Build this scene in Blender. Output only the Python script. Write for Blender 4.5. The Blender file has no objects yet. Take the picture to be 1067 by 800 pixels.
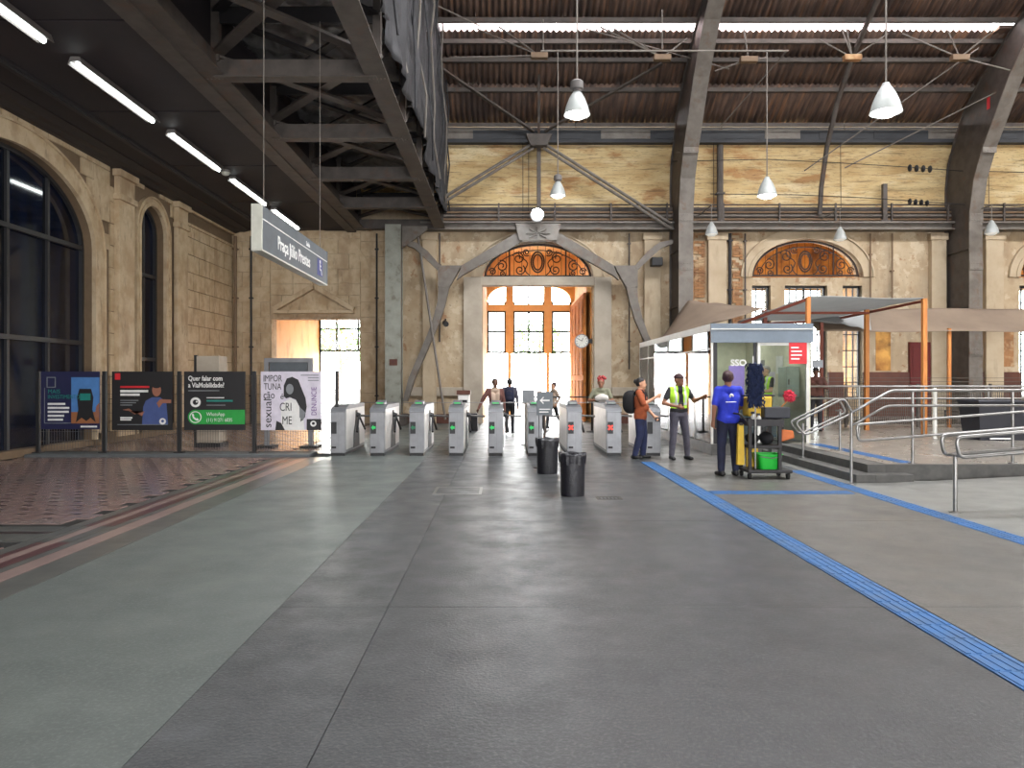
import bpy, bmesh, math, random
import numpy as np
from mathutils import Vector, Matrix, noise as mnoise

random.seed(7)
scene = bpy.context.scene
COL = scene.collection
pi = math.pi

# ------------------------------------------------------------------ camera, sky, exposure
CAM_Z = 1.6
F, VX, VY = 760.0, 524.0, 396.0          # focal length and vanishing point in 1067x800 pixels
cam_data = bpy.data.cameras.new('camera')
cam_data.sensor_width = 36.0
cam_data.lens = F / 1067.0 * 36.0
cam_data.shift_x = (533.5 - VX) / 1067.0
cam_data.shift_y = -(400.0 - VY) / 1067.0
cam_data.clip_end = 400
cam = bpy.data.objects.new('camera', cam_data)
COL.objects.link(cam)
cam.location = (0, 0, CAM_Z)
cam.rotation_euler = (pi / 2, 0, 0)
scene.camera = cam

world = bpy.data.worlds.new('overcast_sky')
scene.world = world
world.use_nodes = True
wn = world.node_tree.nodes
wn['Background'].inputs[0].default_value = (0.98, 0.985, 1.0, 1)
wn['Background'].inputs[1].default_value = 20.0
scene.view_settings.view_transform = 'Standard'
scene.view_settings.look = 'None'
scene.view_settings.gamma = 1.0
scene.view_settings.exposure = 0.2
scene.view_settings.use_curve_mapping = False
scene.cycles.use_denoising = True
scene.cycles.max_bounces = 8
scene.cycles.diffuse_bounces = 5
scene.cycles.glossy_bounces = 4
scene.cycles.transmission_bounces = 6
scene.cycles.transparent_max_bounces = 12
scene.cycles.sample_clamp_indirect = 6.0
scene.cycles.caustics_reflective = False
scene.cycles.caustics_refractive = False

def portal(loc, rot, sx, sy):
    """sampling portal that fills an opening of the model; gives no light of its own"""
    ld = bpy.data.lights.new('sky_opening', 'AREA')
    ld.shape = 'RECTANGLE'
    ld.size, ld.size_y = sx, sy
    ld.cycles.is_portal = True
    o = bpy.data.objects.new('sky_opening', ld)
    COL.objects.link(o)
    o.location, o.rotation_euler = loc, rot
portal((11.85, 10.9, 16.95), (0, 0, 0), 28.3, 4.4)                     # unseen ridge opening in the roof, its width set for daylight
for (xa, xb, h) in ((-9.0, -6.4, 4.2), (0.0, 7.5, 4.6), (18.0, 24.0, 4.6)):
    portal(((xa + xb) / 2, -8.45, h / 2), (pi / 2, 0, 0), xb - xa, h)   # unseen openings in the added rear wall, sized for daylight
portal((1.3, 34.5, 3.2), (-pi / 2, 0, 0), 4.4, 6.4)                   # street front of the tall entrance
portal((-6.8, 34.4, 2.3), (-pi / 2, 0, 0), 3.5, 4.6)                  # street front of the left doorway

def at(x, y, Y):
    """point of the hall that lies at distance Y along the hall on the sight line of pixel (x, y)"""
    return Vector(((x - VX) * Y / F, Y, CAM_Z - (y - VY) * Y / F))

# ------------------------------------------------------------------ materials
def lin(r, g, b):
    f = lambda c: (c / 255 / 12.92) if c <= 10 else (((c / 255 + 0.055) / 1.055) ** 2.4)
    return (f(r), f(g), f(b), 1.0)

MATS = {}
def mat(name, col, rough=0.6, metal=0.0, col2=None, scale=6.0, lo=0.35, hi=0.7, detail=6.0, bump=0.0, bscale=None,
        stretch=(1, 1, 1), spec=0.5, rvar=0.0, emit=0.0, alpha=1.0, trans=0.0, layers=(), transl=0.0):
    """node material: base colour mixed with col2 by world-space noise, extra noise layers (colour, scale, lo, hi, stretch, amount)"""
    m = bpy.data.materials.new(name)
    m.use_nodes = True
    nt = m.node_tree
    n = nt.nodes
    l = nt.links
    b = n['Principled BSDF']
    b.inputs['Roughness'].default_value = rough
    b.inputs['Metallic'].default_value = metal
    b.inputs['Specular IOR Level'].default_value = spec
    if trans:
        b.inputs['Transmission Weight'].default_value = trans
    if alpha < 1:
        b.inputs['Alpha'].default_value = alpha
    col = tuple(col) if len(col) == 4 else tuple(col) + (1,)
    geo = n.new('ShaderNodeNewGeometry')
    def noise(sc, st, det=detail):
        mp = n.new('ShaderNodeMapping')
        mp.inputs['Scale'].default_value = st
        l.new(geo.outputs['Position'], mp.inputs['Vector'])
        t = n.new('ShaderNodeTexNoise')
        t.inputs['Scale'].default_value = sc
        t.inputs['Detail'].default_value = det
        t.inputs['Roughness'].default_value = 0.6
        l.new(mp.outputs[0], t.inputs['Vector'])
        return t
    if col2 is None:
        col2 = tuple(c * 0.82 for c in col[:3])
    col2 = tuple(col2) if len(col2) == 4 else tuple(col2) + (1,)
    cur = None
    base = noise(scale, stretch)
    for (c, sc, a, z, st, amt) in ((col2, scale, lo, hi, stretch, 1.0),) + tuple(layers):
        t = base if cur is None else noise(sc, st)
        r = n.new('ShaderNodeMapRange')
        r.inputs['From Min'].default_value = a
        r.inputs['From Max'].default_value = z
        r.inputs['To Max'].default_value = amt
        l.new(t.outputs['Fac'], r.inputs['Value'])
        mx = n.new('ShaderNodeMix')
        mx.data_type = 'RGBA'
        l.new(r.outputs[0], mx.inputs['Factor'])
        if cur is None:
            mx.inputs['A'].default_value = col
        else:
            l.new(cur, mx.inputs['A'])
        mx.inputs['B'].default_value = tuple(c) if len(c) == 4 else tuple(c) + (1,)
        cur = mx.outputs['Result']
    l.new(cur, b.inputs['Base Color'])
    if rvar:
        r = n.new('ShaderNodeMapRange')
        r.inputs['From Min'].default_value = 0.3
        r.inputs['From Max'].default_value = 0.7
        r.inputs['To Min'].default_value = rough - rvar
        r.inputs['To Max'].default_value = rough + rvar
        l.new(base.outputs['Fac'], r.inputs['Value'])
        l.new(r.outputs[0], b.inputs['Roughness'])
    if bump:
        t = noise(bscale or scale * 4, stretch)
        bp = n.new('ShaderNodeBump')
        bp.inputs['Strength'].default_value = bump
        bp.inputs['Distance'].default_value = 0.02
        l.new(t.outputs['Fac'], bp.inputs['Height'])
        l.new(bp.outputs[0], b.inputs['Normal'])
    if emit:
        b.inputs['Emission Color'].default_value = col
        b.inputs['Emission Strength'].default_value = emit
    if transl:
        tr = n.new('ShaderNodeBsdfTranslucent')
        tr.inputs[0].default_value = col
        ms = n.new('ShaderNodeMixShader')
        ms.inputs[0].default_value = transl
        out = n['Material Output']
        l.new(b.outputs[0], ms.inputs[1])
        l.new(tr.outputs[0], ms.inputs[2])
        l.new(ms.outputs[0], out.inputs[0])
    MATS[name] = m
    return m

def glass_mat(name, tint, rough=0.02, clear=0.75):
    """thin pane: mostly transparent with a fresnel mirror on top"""
    m = bpy.data.materials.new(name)
    m.use_nodes = True
    nt = m.node_tree
    n, l = nt.nodes, nt.links
    n.remove(n['Principled BSDF'])
    tr = n.new('ShaderNodeBsdfTransparent')
    tr.inputs[0].default_value = tuple(tint) + (1,)
    gl = n.new('ShaderNodeBsdfGlossy')
    gl.inputs['Roughness'].default_value = rough
    fr = n.new('ShaderNodeFresnel')
    fr.inputs[0].default_value = 1.5
    geo = n.new('ShaderNodeNewGeometry')
    t = n.new('ShaderNodeTexNoise')
    t.inputs['Scale'].default_value = 3.0
    l.new(geo.outputs['Position'], t.inputs['Vector'])
    bp = n.new('ShaderNodeBump')
    bp.inputs['Strength'].default_value = 0.04
    l.new(t.outputs['Fac'], bp.inputs['Height'])
    l.new(bp.outputs[0], gl.inputs['Normal'])
    ad = n.new('ShaderNodeMath')
    ad.operation = 'ADD'
    ad.use_clamp = True
    ad.inputs[1].default_value = 1 - clear
    l.new(fr.outputs[0], ad.inputs[0])
    ms = n.new('ShaderNodeMixShader')
    l.new(ad.outputs[0], ms.inputs[0])
    l.new(tr.outputs[0], ms.inputs[1])
    l.new(gl.outputs[0], ms.inputs[2])
    l.new(ms.outputs[0], n['Material Output'].inputs[0])
    MATS[name] = m
    return m

XS = (0.35, 1, 4)
mat('asphalt', lin(66, 68, 70), 0.40, 0, lin(50, 52, 54), 2.2, 0.35, 0.7, 8, bump=0.24, bscale=48, rvar=0.10, spec=0.6,
    layers=((lin(94, 95, 95), 45, 0.5, 0.64, (1, 1, 1), 0.6), (lin(40, 42, 44), 0.7, 0.5, 0.75, (1, 1, 1), 0.6)))
mat('asphalt_worn', lin(72, 74, 76), 0.38, 0, lin(54, 56, 58), 3, 0.35, 0.7, 8, bump=0.24, bscale=48, rvar=0.10, spec=0.6,
    layers=((lin(106, 110, 114), 1.1, 0.58, 0.78, (1, 1, 1), 0.5), (lin(96, 98, 98), 45, 0.5, 0.64, (1, 1, 1), 0.6)))
mat('concrete_green', lin(94, 100, 97), 0.42, 0, lin(80, 86, 84), 1.6, 0.35, 0.7, 8, bump=0.14, bscale=48, rvar=0.08, spec=0.6,
    layers=((lin(68, 73, 71), 0.6, 0.52, 0.78, (1, 1, 1), 0.6), (lin(112, 117, 114), 45, 0.5, 0.64, (1, 1, 1), 0.6)))
mat('joint', lin(34, 33, 33), 0.8)
mat('ramp_concrete', lin(118, 118, 114), 0.5, 0, lin(98, 98, 95), 3, bump=0.08, bscale=20)
mat('step_stone', lin(86, 85, 82), 0.5, 0, lin(64, 63, 62), 6, bump=0.06)
mat('platform_floor', lin(128, 122, 114), 0.30, 0, lin(106, 101, 96), 2.5, bump=0.02, rvar=0.06)
mat('tile_pink', lin(146, 122, 116), 0.22, 0, lin(124, 106, 102), 5, bump=0.02, rvar=0.06, layers=((lin(112, 108, 104), 0.8, 0.5, 0.7, (1, 1, 1), 0.7),))
mat('tile_dark', lin(66, 54, 54), 0.3)
mat('tile_red', lin(90, 62, 62), 0.28, 0, lin(76, 54, 55), 4)
mat('tile_rose', lin(142, 122, 116), 0.28, 0, lin(122, 104, 100), 4)
mat('tile_grey', lin(98, 98, 94), 0.3, 0, lin(74, 75, 73), 4)
mat('tactile_blue', lin(44, 98, 154), 0.55, 0, lin(58, 92, 130), 5, 0.4, 0.65, bump=0.05, layers=((lin(84, 100, 118), 2.0, 0.55, 0.7, (1, 1, 1), 0.5),))
mat('kerb', lin(96, 100, 102), 0.6)
mat('stone', lin(200, 180, 150), 0.75, 0, lin(180, 156, 124), 2.5, 0.4, 0.62, 10, bump=0.1, bscale=18,
    layers=((lin(152, 126, 98), 1.6, 0.53, 0.66, (1, 1, 0.4), 0.6), (lin(112, 92, 72), 6, 0.58, 0.7, (1, 1, 0.3), 0.5)))
mat('stone_joint', lin(120, 100, 78), 0.9)
mat('plaster', lin(190, 172, 144), 0.8, 0, lin(174, 152, 122), 1.0, 0.38, 0.64, 12, bump=0.12, bscale=14,
    layers=((lin(156, 132, 104), 1.8, 0.50, 0.62, (1, 1, 0.6), 0.6), (lin(146, 102, 68), 2.0, 0.60, 0.635, (1, 1, 0.8), 0.7),
            (lin(116, 104, 88), 0.9, 0.50, 0.70, (1, 1, 0.2), 0.6), (lin(208, 194, 168), 2.2, 0.56, 0.60, (1, 1, 1), 0.5), (lin(104, 88, 72), 9, 0.60, 0.67, (1, 1, 1), 0.55)))
mat('plaster_upper', lin(204, 182, 136), 0.85, 0, lin(182, 152, 104), 1.6, 0.38, 0.64, 12, bump=0.25, bscale=12, stretch=(0.4, 1, 1.8),
    layers=((lin(156, 106, 60), 1.2, 0.55, 0.62, (0.5, 1, 1.3), 0.7), (lin(218, 204, 168), 1.5, 0.54, 0.64, (0.3, 1, 1.8), 0.6),
            (lin(92, 76, 56), 4, 0.55, 0.65, (0.2, 1, 3.5), 0.65), (lin(112, 92, 66), 12, 0.56, 0.65, (0.5, 1, 2), 0.55)))
mat('plaster_smooth', lin(194, 178, 152), 0.75, 0, lin(176, 156, 128), 1.2, bump=0.05, layers=((lin(146, 124, 100), 2, 0.56, 0.7, (1, 1, 0.3), 0.6),))
mat('plaster_grey', lin(184, 174, 158), 0.75, 0, lin(160, 148, 132), 1.2, bump=0.05)
mat('brick_bare', lin(172, 126, 84), 0.9, 0, lin(128, 92, 66), 3, bump=0.3, bscale=16, layers=((lin(196, 170, 134), 2, 0.5, 0.62, (1, 1, 1), 0.8),))
mat('dado', lin(98, 58, 44), 0.6, 0, lin(78, 44, 36), 2)
mat('door_red', lin(96, 24, 22), 0.5)
mat('vestibule', lin(246, 208, 146), 0.7, 0, lin(240, 192, 124), 1.2, layers=((lin(196, 140, 84), 2.2, 0.54, 0.66, (2, 1, 0.4), 0.6),))
mat('wood_frame', lin(244, 206, 148), 0.55, 0, lin(236, 190, 126), 3)
mat('door_wood', lin(206, 142, 80), 0.9, 0, lin(168, 106, 56), 2.5, stretch=(1, 2, 0.3), layers=((lin(120, 76, 44), 3, 0.54, 0.64, (1, 2, 0.6), 0.8),), spec=0.15)
mat('asphalt_pale', lin(92, 90, 86), 0.40, 0, lin(76, 75, 72), 2.2, 0.35, 0.7, 8, bump=0.24, bscale=48, rvar=0.10, spec=0.6, layers=((lin(112, 110, 106), 45, 0.5, 0.64, (1, 1, 1), 0.6), (lin(62, 62, 61), 0.7, 0.5, 0.75, (1, 1, 1), 0.5)))
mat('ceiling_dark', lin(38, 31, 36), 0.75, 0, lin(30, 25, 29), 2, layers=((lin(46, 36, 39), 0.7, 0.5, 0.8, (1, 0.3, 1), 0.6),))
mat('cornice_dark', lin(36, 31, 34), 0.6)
mat('steel_grey', lin(120, 114, 107), 0.55, 0.1, lin(98, 92, 85), 3, bump=0.05, layers=((lin(104, 80, 62), 2.6, 0.56, 0.68, (1, 1, 1), 0.6),))
mat('steel_green', lin(150, 152, 142), 0.5, 0.1, lin(128, 130, 120), 3, bump=0.05, layers=((lin(96, 82, 70), 3, 0.56, 0.68, (1, 1, 1), 0.6),))
mat('steel_dark', lin(86, 79, 74), 0.6, 0.1, lin(66, 60, 56), 3, layers=((lin(92, 68, 54), 2, 0.56, 0.68, (1, 1, 1), 0.6),))
mat('steel_black', lin(44, 42, 44), 0.55, 0.2)
mat('tarp_dark', lin(150, 148, 148), 0.3, 0.2, lin(96, 94, 94), 2, bump=0.5, bscale=9)
mat('net_grey', lin(54, 54, 57), 0.7, 0.0, lin(34, 35, 38), 4, bump=0.4, bscale=20)
mat('roof_rust', lin(126, 102, 88), 0.75, 0.0, lin(82, 68, 62), 1.2, 0.38, 0.62, 8, stretch=(5, 0.5, 0.5),
    layers=((lin(158, 116, 86), 1.2, 0.54, 0.66, (7, 0.4, 0.4), 0.7), (lin(62, 52, 50), 0.5, 0.46, 0.66, (1, 1, 1), 0.7)))
mat('gutter', lin(64, 66, 70), 0.7, 0, lin(44, 46, 50), 1.2, stretch=(0.5, 1, 1))
mat('skylight', lin(250, 240, 240), 0.5, transl=0.85)
mat('tent_grey', lin(186, 188, 188), 0.8, 0, lin(164, 166, 166), 2, transl=0.5)
mat('tent_brown', lin(158, 140, 122), 0.8, 0, lin(134, 118, 104), 1.5, transl=0.4)
mat('orange_wood', lin(206, 138, 72), 0.6, 0, lin(180, 108, 52), 4, stretch=(4, 4, 0.5))
mat('red_brown_wood', lin(126, 62, 46), 0.6)
mat('steel_bright', lin(150, 149, 147), 0.34, 0.85, lin(128, 127, 125), 8)
mat('gate_grey', lin(132, 133, 136), 0.4, 0.3, lin(116, 117, 120), 4)
mat('gate_white', lin(224, 222, 218), 0.32, 0.2)  # on the turnstile sides this white stands in for reflected entrance light
mat('gate_top', lin(112, 114, 118), 0.4, 0.2)
mat('black_plastic', lin(24, 24, 27), 0.5)
mat('black_bag', lin(30, 30, 38), 0.35, 0, lin(20, 20, 25), 20, bump=0.5, bscale=30)
mat('dark_rubber', lin(30, 30, 30), 0.8)
mat('led_green', lin(24, 160, 76), 0.5, emit=0.7)
mat('led_green_dim', lin(16, 96, 62), 0.5, emit=0.35)
mat('led_red', lin(250, 70, 56), 0.5, emit=1.1)
mat('light_tube', (0.92, 1.0, 0.98), 0.5, emit=20.0)
mat('light_disc', (1.0, 0.99, 0.95), 0.5, emit=9.0)
mat('light_booth', (1.0, 0.98, 0.92), 0.5, emit=10.0)
mat('light_off', (0.9, 0.88, 0.8), 0.5, emit=0.3)  # lens of an unlit lamp, given a faint glow of its own
mat('light_disc_dim', (1.0, 0.97, 0.9), 0.5, emit=2.2)
mat('light_star', (0.85, 0.93, 1.0), 0.5, emit=40.0)
mat('lamp_white', lin(176, 180, 178), 0.4, transl=0.12)
mat('lamp_case', lin(104, 100, 98), 0.5)
mat('sign_grey', lin(88, 95, 101), 0.45)
mat('sign_end', lin(196, 196, 184), 0.5)
mat('white_print', lin(232, 232, 230), 0.6)
mat('grey_print', lin(128, 132, 136), 0.6)
mat('navy_print', lin(20, 22, 66), 0.5)
mat('black_print', lin(17, 16, 20), 0.5)
mat('red_print', lin(206, 34, 44), 0.5)
mat('teal_print', lin(24, 130, 120), 0.5)
mat('green_print', lin(30, 156, 62), 0.5)
mat('lilac_print', lin(216, 210, 224), 0.5)
mat('purple_print', lin(108, 60, 140), 0.5)
mat('skyblue_print', lin(76, 128, 190), 0.5)
mat('brown_print', lin(150, 96, 60), 0.5)
mat('skin_print', lin(150, 98, 78), 0.5)
mat('blue_print', lin(66, 84, 138), 0.5)
mat('icon_blue', lin(60, 66, 128), 0.5)
mat('booth_grey', lin(112, 124, 136), 0.45, 0, lin(98, 110, 122), 2)
mat('white_frame', lin(218, 218, 212), 0.45)
mat('booth_wall', lin(216, 214, 190), 0.7)
mat('cabinet_pale', lin(168, 180, 172), 0.5)
mat('screen_purple', lin(140, 116, 186), 0.4, emit=0.5)
mat('fence_wire', lin(96, 94, 90), 0.5, 0.4)
mat('post_black', lin(22, 22, 24), 0.5)
mat('curtain', lin(52, 72, 124), 0.8, 0, lin(34, 46, 84), 3, stretch=(3, 3, 0.3))
mat('window_steel', lin(52, 52, 54), 0.5, 0.2)
mat('window_side', lin(112, 106, 88), 0.5)
mat('iron_black', lin(46, 28, 18), 0.6)
mat('gold_plaster', lin(214, 160, 80), 0.7, 0, lin(150, 96, 42), 1.5, layers=((lin(70, 44, 26), 0.8, 0.48, 0.62, (1, 1, 1), 0.8),))
mat('pipe_brown', lin(122, 98, 74), 0.6)
mat('bucket_green', lin(34, 190, 60), 0.4)
mat('yellow_plastic', lin(222, 182, 40), 0.5)
mat('orange_plastic', lin(206, 108, 44), 0.5)
mat('mop_blue', lin(24, 40, 78), 0.9, 0, lin(14, 24, 50), 30, bump=1.0, bscale=60)
mat('pink_duster', lin(222, 62, 86), 0.9, 0, lin(180, 40, 60), 20, bump=1.0, bscale=50)
mat('clock_face', lin(226, 224, 214), 0.4)
mat('shop_dark', lin(34, 36, 46), 0.5)
mat('leaf_pale', lin(126, 160, 96), 0.8, 0, lin(90, 128, 70), 3)
mat('bark', lin(110, 92, 76), 0.9)
mat('pavement', lin(176, 172, 166), 0.8)
mat('house_pale', lin(206, 200, 190), 0.8)
mat('car_teal', lin(70, 150, 140), 0.3)
mat('skin_light', lin(206, 158, 128), 0.55, 0, lin(196, 146, 116), 8)
mat('skin_brown', lin(150, 104, 80), 0.55, 0, lin(138, 94, 70), 8)
mat('skin_dark', lin(104, 70, 54), 0.55, 0, lin(94, 62, 48), 8)
mat('hair_black', lin(30, 24, 24), 0.6, bump=0.4, bscale=60)
mat('hair_brown', lin(62, 36, 40), 0.6, bump=0.4, bscale=60)
mat('hair_grey', lin(140, 134, 130), 0.6, bump=0.4, bscale=60)
mat('hair_red', lin(186, 78, 74), 0.7, 0, lin(140, 44, 50), 12, bump=0.5, bscale=40)
mat('cloth_rust', lin(164, 84, 46), 0.85, 0, lin(130, 60, 32), 9, bump=0.3, bscale=18)
mat('cloth_blue', lin(40, 58, 196), 0.8, 0, lin(30, 44, 160), 5, bump=0.3, bscale=14)
mat('cloth_navy', lin(36, 40, 66), 0.85, 0, lin(26, 28, 48), 6, bump=0.3, bscale=14)
mat('cloth_jeans', lin(40, 48, 84), 0.85, 0, lin(30, 36, 62), 6, bump=0.3, bscale=14)
mat('cloth_grey', lin(90, 88, 100), 0.85, 0, lin(68, 66, 78), 6, bump=0.3, bscale=14)
mat('cloth_charcoal', lin(48, 48, 54), 0.85, 0, lin(36, 36, 40), 6, bump=0.3, bscale=14)
mat('cloth_black', lin(26, 26, 30), 0.85, 0, lin(18, 18, 20), 6, bump=0.3, bscale=14)
mat('cloth_beige', lin(186, 164, 146), 0.85, 0, lin(160, 138, 120), 6, bump=0.3, bscale=14)
mat('cloth_white', lin(222, 216, 210), 0.85, 0, lin(200, 194, 188), 6, bump=0.3, bscale=14)
mat('cloth_olive', lin(134, 134, 112), 0.85, 0, lin(110, 110, 92), 6, bump=0.3, bscale=14)
mat('cloth_teal', lin(128, 156, 148), 0.85, 0, lin(104, 130, 124), 6, bump=0.3, bscale=14)
mat('cloth_brown', lin(112, 74, 66), 0.85, 0, lin(84, 54, 50), 6, bump=0.3, bscale=14)
mat('vest_lime', lin(186, 240, 60), 0.7, 0, lin(160, 220, 50), 6, emit=0.0, bump=0.2, bscale=14)
mat('vest_tape', lin(208, 214, 208), 0.4)
mat('shoe_black', lin(20, 20, 22), 0.5)
mat('eye_dark', lin(24, 18, 16), 0.3)
mat('lip', lin(140, 78, 70), 0.5)
glass_mat('glass_clear', (0.93, 0.96, 0.95))
mat('glass_dark', lin(17, 26, 48), 0.06, 0, lin(8, 11, 20), 2.5, 0.35, 0.65, 3, stretch=(1, 2.2, 0.12), spec=0.6)
glass_mat('glass_booth', (0.90, 0.95, 0.93), 0.02, 0.98)

# ------------------------------------------------------------------ mesh builder
class MB:
    def __init__(s):
        s.v, s.f = [], []
    def add(s, vs, fs):
        o = len(s.v)
        s.v += [tuple(p) for p in vs]
        s.f += [tuple(i + o for i in f) for f in fs]
        return s
    def box(s, x0, x1, y0, y1, z0, z1):
        vs = [(x, y, z) for z in (z0, z1) for y in (y0, y1) for x in (x0, x1)]
        return s.add(vs, [(0, 2, 3, 1), (4, 5, 7, 6), (0, 1, 5, 4), (2, 6, 7, 3), (0, 4, 6, 2), (1, 3, 7, 5)])
    def bar(s, p, q, w, h=None, up=(0, 0, 1)):
        p, q = Vector(p), Vector(q)
        h = h or w
        d = (q - p).normalized()
        u = Vector(up)
        if abs(d.dot(u)) > 0.98:
            u = Vector((0, 1, 0)) if abs(d.y) < 0.9 else Vector((1, 0, 0))
        a = d.cross(u).normalized() * w / 2
        b = a.cross(d).normalized() * h / 2
        vs = [e + i * a + j * b for e in (p, q) for j in (-1, 1) for i in (-1, 1)]
        return s.add(vs, [(0, 2, 3, 1), (4, 5, 7, 6), (0, 1, 5, 4), (2, 6, 7, 3), (0, 4, 6, 2), (1, 3, 7, 5)])
    def tube(s, pts, r, n=8, closed=False):
        pts = [Vector(p) for p in pts]
        m = len(pts)
        rs = r if isinstance(r, (list, tuple)) else [r] * m
        o = len(s.v)
        nrm = None
        for i, p in enumerate(pts):
            if closed:
                t = (pts[(i + 1) % m] - pts[i - 1]).normalized()
            else:
                t = (pts[min(i + 1, m - 1)] - pts[max(i - 1, 0)]).normalized()
            if nrm is None:
                nrm = t.orthogonal().normalized()
            else:
                nrm = (nrm - t * nrm.dot(t))
                nrm = nrm.normalized() if nrm.length > 1e-6 else t.orthogonal().normalized()
            bn = t.cross(nrm)
            for k in range(n):
                a = 2 * pi * k / n
                s.v.append(tuple(p + (nrm * math.cos(a) + bn * math.sin(a)) * rs[i]))
        for i in range(m if closed else m - 1):
            j = (i + 1) % m
            for k in range(n):
                k2 = (k + 1) % n
                s.f.append((o + i * n + k, o + i * n + k2, o + j * n + k2, o + j * n + k))
        if not closed:
            s.f.append(tuple(o + k for k in range(n))[::-1])
            s.f.append(tuple(o + (m - 1) * n + k for k in range(n)))
        return s
    def lathe(s, prof, c=(0, 0, 0), n=20, cap=True, jitter=0.0):
        o = len(s.v)
        c = Vector(c)
        for (r, z) in prof:
            for k in range(n):
                a = 2 * pi * k / n
                rr = r * (1 + jitter * (random.random() - 0.5))
                s.v.append((c.x + rr * math.cos(a), c.y + rr * math.sin(a), c.z + z))
        for i in range(len(prof) - 1):
            for k in range(n):
                k2 = (k + 1) % n
                s.f.append((o + i * n + k, o + i * n + k2, o + (i + 1) * n + k2, o + (i + 1) * n + k))
        if cap:
            s.f.append(tuple(o + k for k in range(n))[::-1])
            e = o + (len(prof) - 1) * n
            s.f.append(tuple(e + k for k in range(n)))
        return s
    def prism(s, poly, plane, a, b):
        n = len(poly)
        P = {'xz': lambda u, w, t: (u, t, w), 'yz': lambda u, w, t: (t, u, w), 'xy': lambda u, w, t: (u, w, t)}[plane]
        vs = [P(u, w, a) for u, w in poly] + [P(u, w, b) for u, w in poly]
        fs = [tuple(range(n))[::-1], tuple(range(n, 2 * n))] + [(i, (i + 1) % n, n + (i + 1) % n, n + i) for i in range(n)]
        return s.add(vs, fs)
    def ring(s, inner, outer, plane, a, b):
        """closed-ended band between two equally long outlines"""
        n = len(inner)
        for i in range(n - 1):
            s.prism([inner[i], inner[i + 1], outer[i + 1], outer[i]], plane, a, b)
        return s
    def grid(s, fn, nu, nv, t=0.0):
        """surface fn(u,v) -> point; t gives it thickness"""
        P = [[Vector(fn(i / nu, j / nv)) for j in range(nv + 1)] for i in range(nu + 1)]
        o = len(s.v)
        W = nv + 1
        layers = [P]
        if t:
            Q = []
            for i in range(nu + 1):
                row = []
                for j in range(nv + 1):
                    du = P[min(i + 1, nu)][j] - P[max(i - 1, 0)][j]
                    dv = P[i][min(j + 1, nv)] - P[i][max(j - 1, 0)]
                    nn = du.cross(dv)
                    nn = nn.normalized() if nn.length > 1e-9 else Vector((0, 0, 1))
                    row.append(P[i][j] + nn * t)
                Q.append(row)
            layers.append(Q)
        for L in layers:
            for row in L:
                s.v += [tuple(p) for p in row]
        N = (nu + 1) * W
        for i in range(nu):
            for j in range(nv):
                q = (o + i * W + j, o + (i + 1) * W + j, o + (i + 1) * W + j + 1, o + i * W + j + 1)
                s.f.append(q)
                if t:
                    s.f.append(tuple(x + N for x in q[::-1]))
        if t:
            edge = [(i, 0) for i in range(nu)] + [(nu, j) for j in range(nv)] + [(i, nv) for i in range(nu, 0, -1)] + [(0, j) for j in range(nv, 0, -1)]
            for k in range(len(edge)):
                (i, j), (i2, j2) = edge[k], edge[(k + 1) % len(edge)]
                a, b = o + i * W + j, o + i2 * W + j2
                s.f.append((a, a + N, b + N, b))
        return s
    def blob(s, c, rx, ry, rz, n=10, m=8, rot=None):
        prof = [(math.sin(pi * i / m), -math.cos(pi * i / m)) for i in range(m + 1)]
        o = len(s.v)
        c = Vector(c)
        for (r, z) in prof:
            r = max(r, 0.02)
            for k in range(n):
                a = 2 * pi * k / n
                p = Vector((rx * r * math.cos(a), ry * r * math.sin(a), rz * z))
                if rot is not None:
                    p = rot @ p
                s.v.append(tuple(c + p))
        for i in range(m):
            for k in range(n):
                k2 = (k + 1) % n
                s.f.append((o + i * n + k, o + i * n + k2, o + (i + 1) * n + k2, o + (i + 1) * n + k))
        s.f.append(tuple(o + k for k in range(n))[::-1])
        s.f.append(tuple(o + m * n + k for k in range(n)))
        return s

def tag(o, label=None, cat=None, group=None, kind=None):
    if label: o['label'] = label
    if cat: o['category'] = cat
    if group: o['group'] = group
    if kind: o['kind'] = kind
    return o

def obj(name, mb, m, parent=None, smooth=False, bevel=0.0, label=None, cat=None, group=None, kind=None, fixn=True):
    vs = np.array(mb.v, dtype=float)
    lo, hi = vs.min(0), vs.max(0)
    org = Vector(((lo[0] + hi[0]) / 2, (lo[1] + hi[1]) / 2, lo[2]))
    me = bpy.data.meshes.new(name)
    me.from_pydata((vs - np.array(org)).tolist(), [], mb.f)
    if fixn:
        bm = bmesh.new()
        bm.from_mesh(me)
        bmesh.ops.recalc_face_normals(bm, faces=bm.faces)
        bm.to_mesh(me)
        bm.free()
    me.materials.append(MATS[m] if isinstance(m, str) else m)
    if smooth:
        me.shade_smooth()
        if smooth != 'all':
            me.set_sharp_from_angle(angle=math.radians(40))
    o = bpy.data.objects.new(name, me)
    COL.objects.link(o)
    if parent is not None:
        o.parent = parent
        o.location = org - pworld(parent)
    else:
        o.location = org
    if bevel:
        b = o.modifiers.new('bevel', 'BEVEL')
        b.width = bevel
        b.segments = 2
        b.limit_method = 'ANGLE'
    return tag(o, label, cat, group, kind)

def pworld(o):
    p = Vector(o.location)
    while o.parent is not None:
        o = o.parent
        p = p + o.location
    return p

def thing(name, loc, label, cat, group=None, kind=None):
    o = bpy.data.objects.new(name, None)
    o.empty_display_size = 0.2
    COL.objects.link(o)
    o.location = loc
    return tag(o, label, cat, group, kind)

def copy_tree(o, parent=None, loc=None):
    c = o.copy()
    COL.objects.link(c)
    c.parent = parent
    if loc is not None:
        c.location = loc
    for ch in list(o.children):
        copy_tree(ch, c)
    return c

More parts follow.
